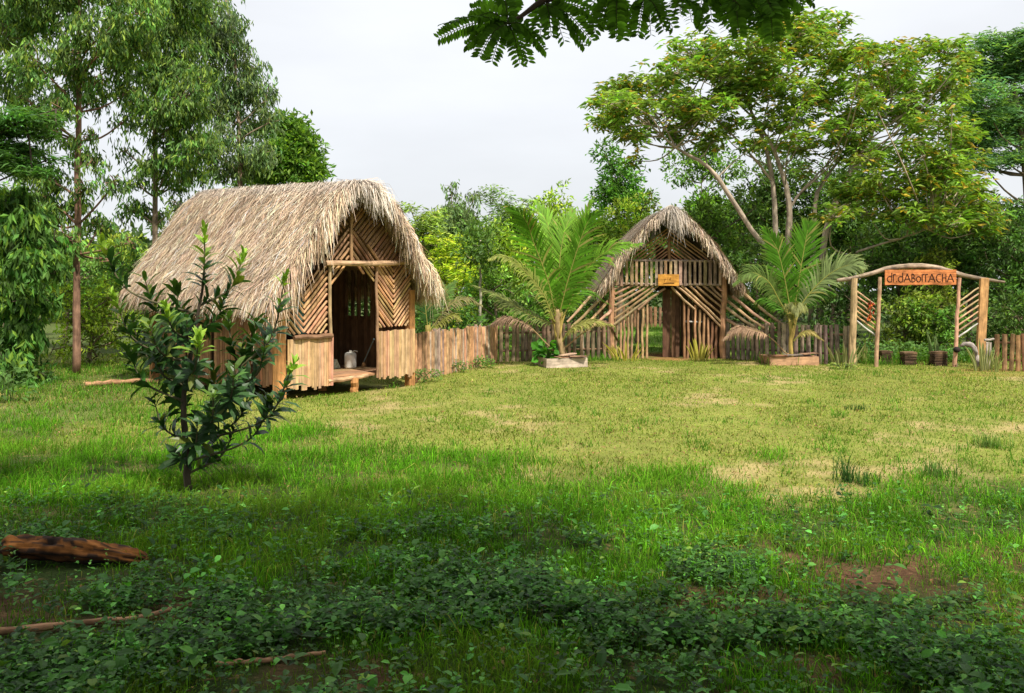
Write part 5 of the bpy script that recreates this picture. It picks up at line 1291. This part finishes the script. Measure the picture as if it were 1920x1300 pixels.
# ------------------------------------------------------------------ the shade tree over the camera
def shade_tree():
    t = thing('shade_tree', (4.6, -2.6, 0), 'dark overhanging tree with feathered leaves along the top of the picture', 'tree')
    bark = np.array([.12, .09, .06]); mb = MB()
    tube(mb, spline([(4.6, -2.6, -.1), (4.5, -2.5, 2), (4.1, -2.1, 4), (3.4, -1.4, 6)], 16), [.32, .25, .22, .16], bark, 12, .01, rough=.05)
    bl = []
    edge = [(-7.5, 7.8), (-4, 6.9), (-1, 6.0), (2, 3.3), (5, 2.0), (8, 1.2)]
    for k in range(125):
        x = rng.uniform(-8.5, 9); ym = np.interp(x, [e[0] for e in edge], [e[1] for e in edge]) - 1.0
        y = ym - abs(rng.normal(0, 1)) * 2.9 - rng.random() ** .7 * 2.4
        z = max(5.4, 2 + .335 * max(y + 1.2, 0) + 1.9) + rng.random() * 2.2
        bl.append([x, y, z, 1.15, 1.15, .55])
    for k in range(26): bl.append([rng.uniform(-6, 2.2), rng.uniform(-2.5, 2.2), rng.uniform(5.6, 7.6), 1.1, 1.1, .5])
    for k in range(18): bl.append([rng.uniform(2.5, 8), rng.uniform(-3, .9), rng.uniform(5.6, 7.4), 1.1, 1.1, .5])
    bl = np.array(bl)
    for q in range(8): bl = np.vstack([bl, [rng.uniform(-1.2, 3.4), rng.uniform(2.2, 4.2), rng.uniform(5.7, 6.6), .9, .9, .4]])
    cm = MB(); C, k = crown(cm, bl, 4500, 12, .28, 'feather', (.05, .11, .025), .34, .15, .3, shell=.2)
    for b in bl[::4]:
        s = np.array([3.7, -1.7, 5.2]); tube(mb, spline([s, s * .5 + b[:3] * .5 + [0, 0, .5], b[:3]], 8), [.07, .04, .015], bark, 6, cap=False)
    # the low branch that hangs into the picture
    D0 = 5.0
    def Z(x, y, d=0.): return P(800 + x * .3958, y * .396, D0 + d)
    br = [spline([Z(385, 108), Z(450, 75), Z(550, 2), Z(700, -80), Z(1000, -130), Z(1500, -140), Z(2000, -230), np.array([3.7, -.5, 5.0])], 30)]
    for p in ([Z(700, -80), Z(620, -20), Z(565, 18)], [Z(1000, -130), Z(930, -60), Z(900, -15)], [Z(1150, -135), Z(1060, -60), Z(1040, -10)], [Z(1350, -138), Z(1250, -50), Z(1225, 0)], [Z(1500, -140), Z(1470, -60), Z(1455, 0)], [Z(1700, -170), Z(1640, -60), Z(1620, 0)]): br.append(spline(p, 8))
    for i, p in enumerate(br): tube(mb, p, np.linspace(.006, .05, len(p)) if i == 0 else np.linspace(.016, .006, len(p)), bark, 7, cap=False)
    hubs = {(385, 110): [(60, 180), (85, 112), (190, 212), (250, 265), (310, 290), (442, 300), (480, 290), (560, 238), (515, 190), (215, 45), (235, 80), (360, -40), (425, -5)],
            (565, 18): [(535, 190), (590, 170), (650, 195), (745, 218), (780, 190), (830, 95), (520, 110)],
            (900, -15): [(790, 160), (930, 180), (860, 95), (985, 150), (830, 120), (760, 40), (900, 170)],
            (1040, -10): [(1000, 165), (1062, 165), (1125, 140), (1165, 130), (960, 110)],
            (1225, 0): [(1345, 160), (1255, 105), (1300, 120), (1200, 60), (1160, 90)],
            (1455, 0): [(1480, 165), (1425, 140), (1555, 120), (1400, 80), (1520, 150), (1380, 40), (1600, 90)],
            (1620, 0): [(1640, 190), (1700, 150), (1740, 70), (1660, 180), (1580, 130), (1780, 20), (1690, 90), (1610, 170)],
            (1330, -20): [(1290, 60), (1350, 90), (1400, 60), (1440, 110)], (1540, -20): [(1500, 90), (1560, 100), (1610, 80), (1480, 60), (1650, 60)], (1720, -40): [(1680, 60), (1760, 40), (1830, 10)]}
    hm = MB()
    for (hx, hy), tips in hubs.items():
        for (tx, ty) in tips:
            a = Z(hx, hy, rng.normal(0, .05)); b = Z(tx, ty, rng.normal(0, .18)); m = (a + b) / 2 + np.array([0, 0, .04])
            c = spline([a, m, b], 16); T = unit(np.gradient(c, axis=0)); tube(hm, c, np.linspace(.004, .0015, 16), (.08, .10, .03), 5, cap=False)
            view = unit(m - CAM); tw = rng.normal(0, .5); nrm = unit(-view * math.cos(tw) + UP * (math.sin(tw) + .5)); ln = np.linalg.norm(b - a); npx = max(8, int(ln / .0185))
            for sg in (-1, 1):
                f = np.linspace(.1, 1, npx); q = f * 15; i0 = np.clip(q.astype(int), 0, 14); B = c[i0] + (c[i0 + 1] - c[i0]) * (q - i0)[:, None]; Tt = T[i0]
                Sd = unit(np.cross(Tt, nrm)) * sg; D = unit(Sd * 1.0 + Tt * .45 - UP * .12 + rng.normal(0, .08, (npx, 3)))
                L = .066 * np.interp(f, [0, .3, .8, 1], [.7, 1, .95, .7]) * rng.uniform(.9, 1.1, npx)
                leaf8(hm, B, D, L, L * .43, tint(npx, (.085, .19, .02), .3), np.tile(nrm, (npx, 1)) + rng.normal(0, .15, (npx, 3)), .04, .06)
    mb.build('trunk', M_bark, t, True); cm.build('crown', M_leaf, t); hm.build('hanging_spray', M_spray, t)
shade_tree()

# ------------------------------------------------------------------ sky, sun, camera
SUN_AZ, SUN_EL = math.radians(148), math.radians(54)     # azimuth clockwise from +Y (view direction): behind the camera, to the right
w = bpy.data.worlds.new('World'); scene.world = w; w.use_nodes = True
nt = w.node_tree; N = nt.nodes; K = nt.links; N.clear()
out = N.new('ShaderNodeOutputWorld'); bg = N.new('ShaderNodeBackground'); K.new(bg.outputs[0], out.inputs['Surface'])
sky = N.new('ShaderNodeTexSky'); sky.sky_type = 'NISHITA'; sky.sun_disc = False; sky.sun_elevation = SUN_EL; sky.sun_rotation = SUN_AZ
bg.inputs['Strength'].default_value = .1
tc = N.new('ShaderNodeTexCoord'); sp = N.new('ShaderNodeSeparateXYZ'); K.new(tc.outputs['Generated'], sp.inputs[0])
mr = N.new('ShaderNodeMapRange'); mr.inputs[1].default_value = 0; mr.inputs[2].default_value = 1; mr.inputs[3].default_value = 6.1; mr.inputs[4].default_value = 11.0   # overcast: zenith brighter than horizon
K.new(sp.outputs['Z'], mr.inputs[0])
mp = N.new('ShaderNodeMapping'); mp.inputs['Scale'].default_value = (1, 1, 3.2); K.new(tc.outputs['Generated'], mp.inputs[0])
nz = N.new('ShaderNodeTexNoise'); nz.inputs['Scale'].default_value = 2.2; nz.inputs['Detail'].default_value = 5; K.new(mp.outputs[0], nz.inputs['Vector'])
cr = N.new('ShaderNodeMapRange'); cr.inputs[1].default_value = .3; cr.inputs[2].default_value = .7; cr.inputs[3].default_value = .90; cr.inputs[4].default_value = 1.09; K.new(nz.outputs[0], cr.inputs[0])
mm = N.new('ShaderNodeMath'); mm.operation = 'MULTIPLY'; K.new(mr.outputs[0], mm.inputs[0]); K.new(cr.outputs[0], mm.inputs[1])
cl = N.new('ShaderNodeVectorMath'); cl.operation = 'SCALE'; cl.inputs[0].default_value = (.98, .998, 1.03); K.new(mm.outputs[0], cl.inputs['Scale'])
mx = N.new('ShaderNodeMix'); mx.data_type = 'RGBA'; mx.inputs[0].default_value = .9
K.new(sky.outputs[0], mx.inputs[6]); K.new(cl.outputs[0], mx.inputs[7]); K.new(mx.outputs[2], bg.inputs['Color'])

sd = bpy.data.lights.new('sun', 'SUN'); sd.energy = 4.8; sd.angle = math.radians(2.5); sd.color = (1, .94, .84)
so = bpy.data.objects.new('sun', sd); COL.objects.link(so)
dirv = Vector((math.sin(SUN_AZ) * math.cos(SUN_EL), math.cos(SUN_AZ) * math.cos(SUN_EL), math.sin(SUN_EL)))
so.rotation_euler = dirv.to_track_quat('Z', 'Y').to_euler(); so.location = (0, 0, 30)

cam = bpy.data.cameras.new('camera'); cam.sensor_width = 36; cam.lens = F / 1920 * 36; cam.shift_y = -(650 - HY) / 1920
cam.clip_start = .05; cam.clip_end = 2000
co = bpy.data.objects.new('camera', cam); COL.objects.link(co); co.location = (0, 0, EYE); co.rotation_euler = (math.pi / 2, 0, 0)
scene.camera = co
scene.view_settings.view_transform = 'Standard'; scene.view_settings.look = 'None'; scene.view_settings.exposure = .47; scene.view_settings.gamma = 1
scene.cycles.max_bounces = 6; scene.cycles.transparent_max_bounces = 4; scene.cycles.diffuse_bounces = 3; scene.cycles.glossy_bounces = 2; scene.cycles.transmission_bounces = 3
scene.cycles.use_denoising = True
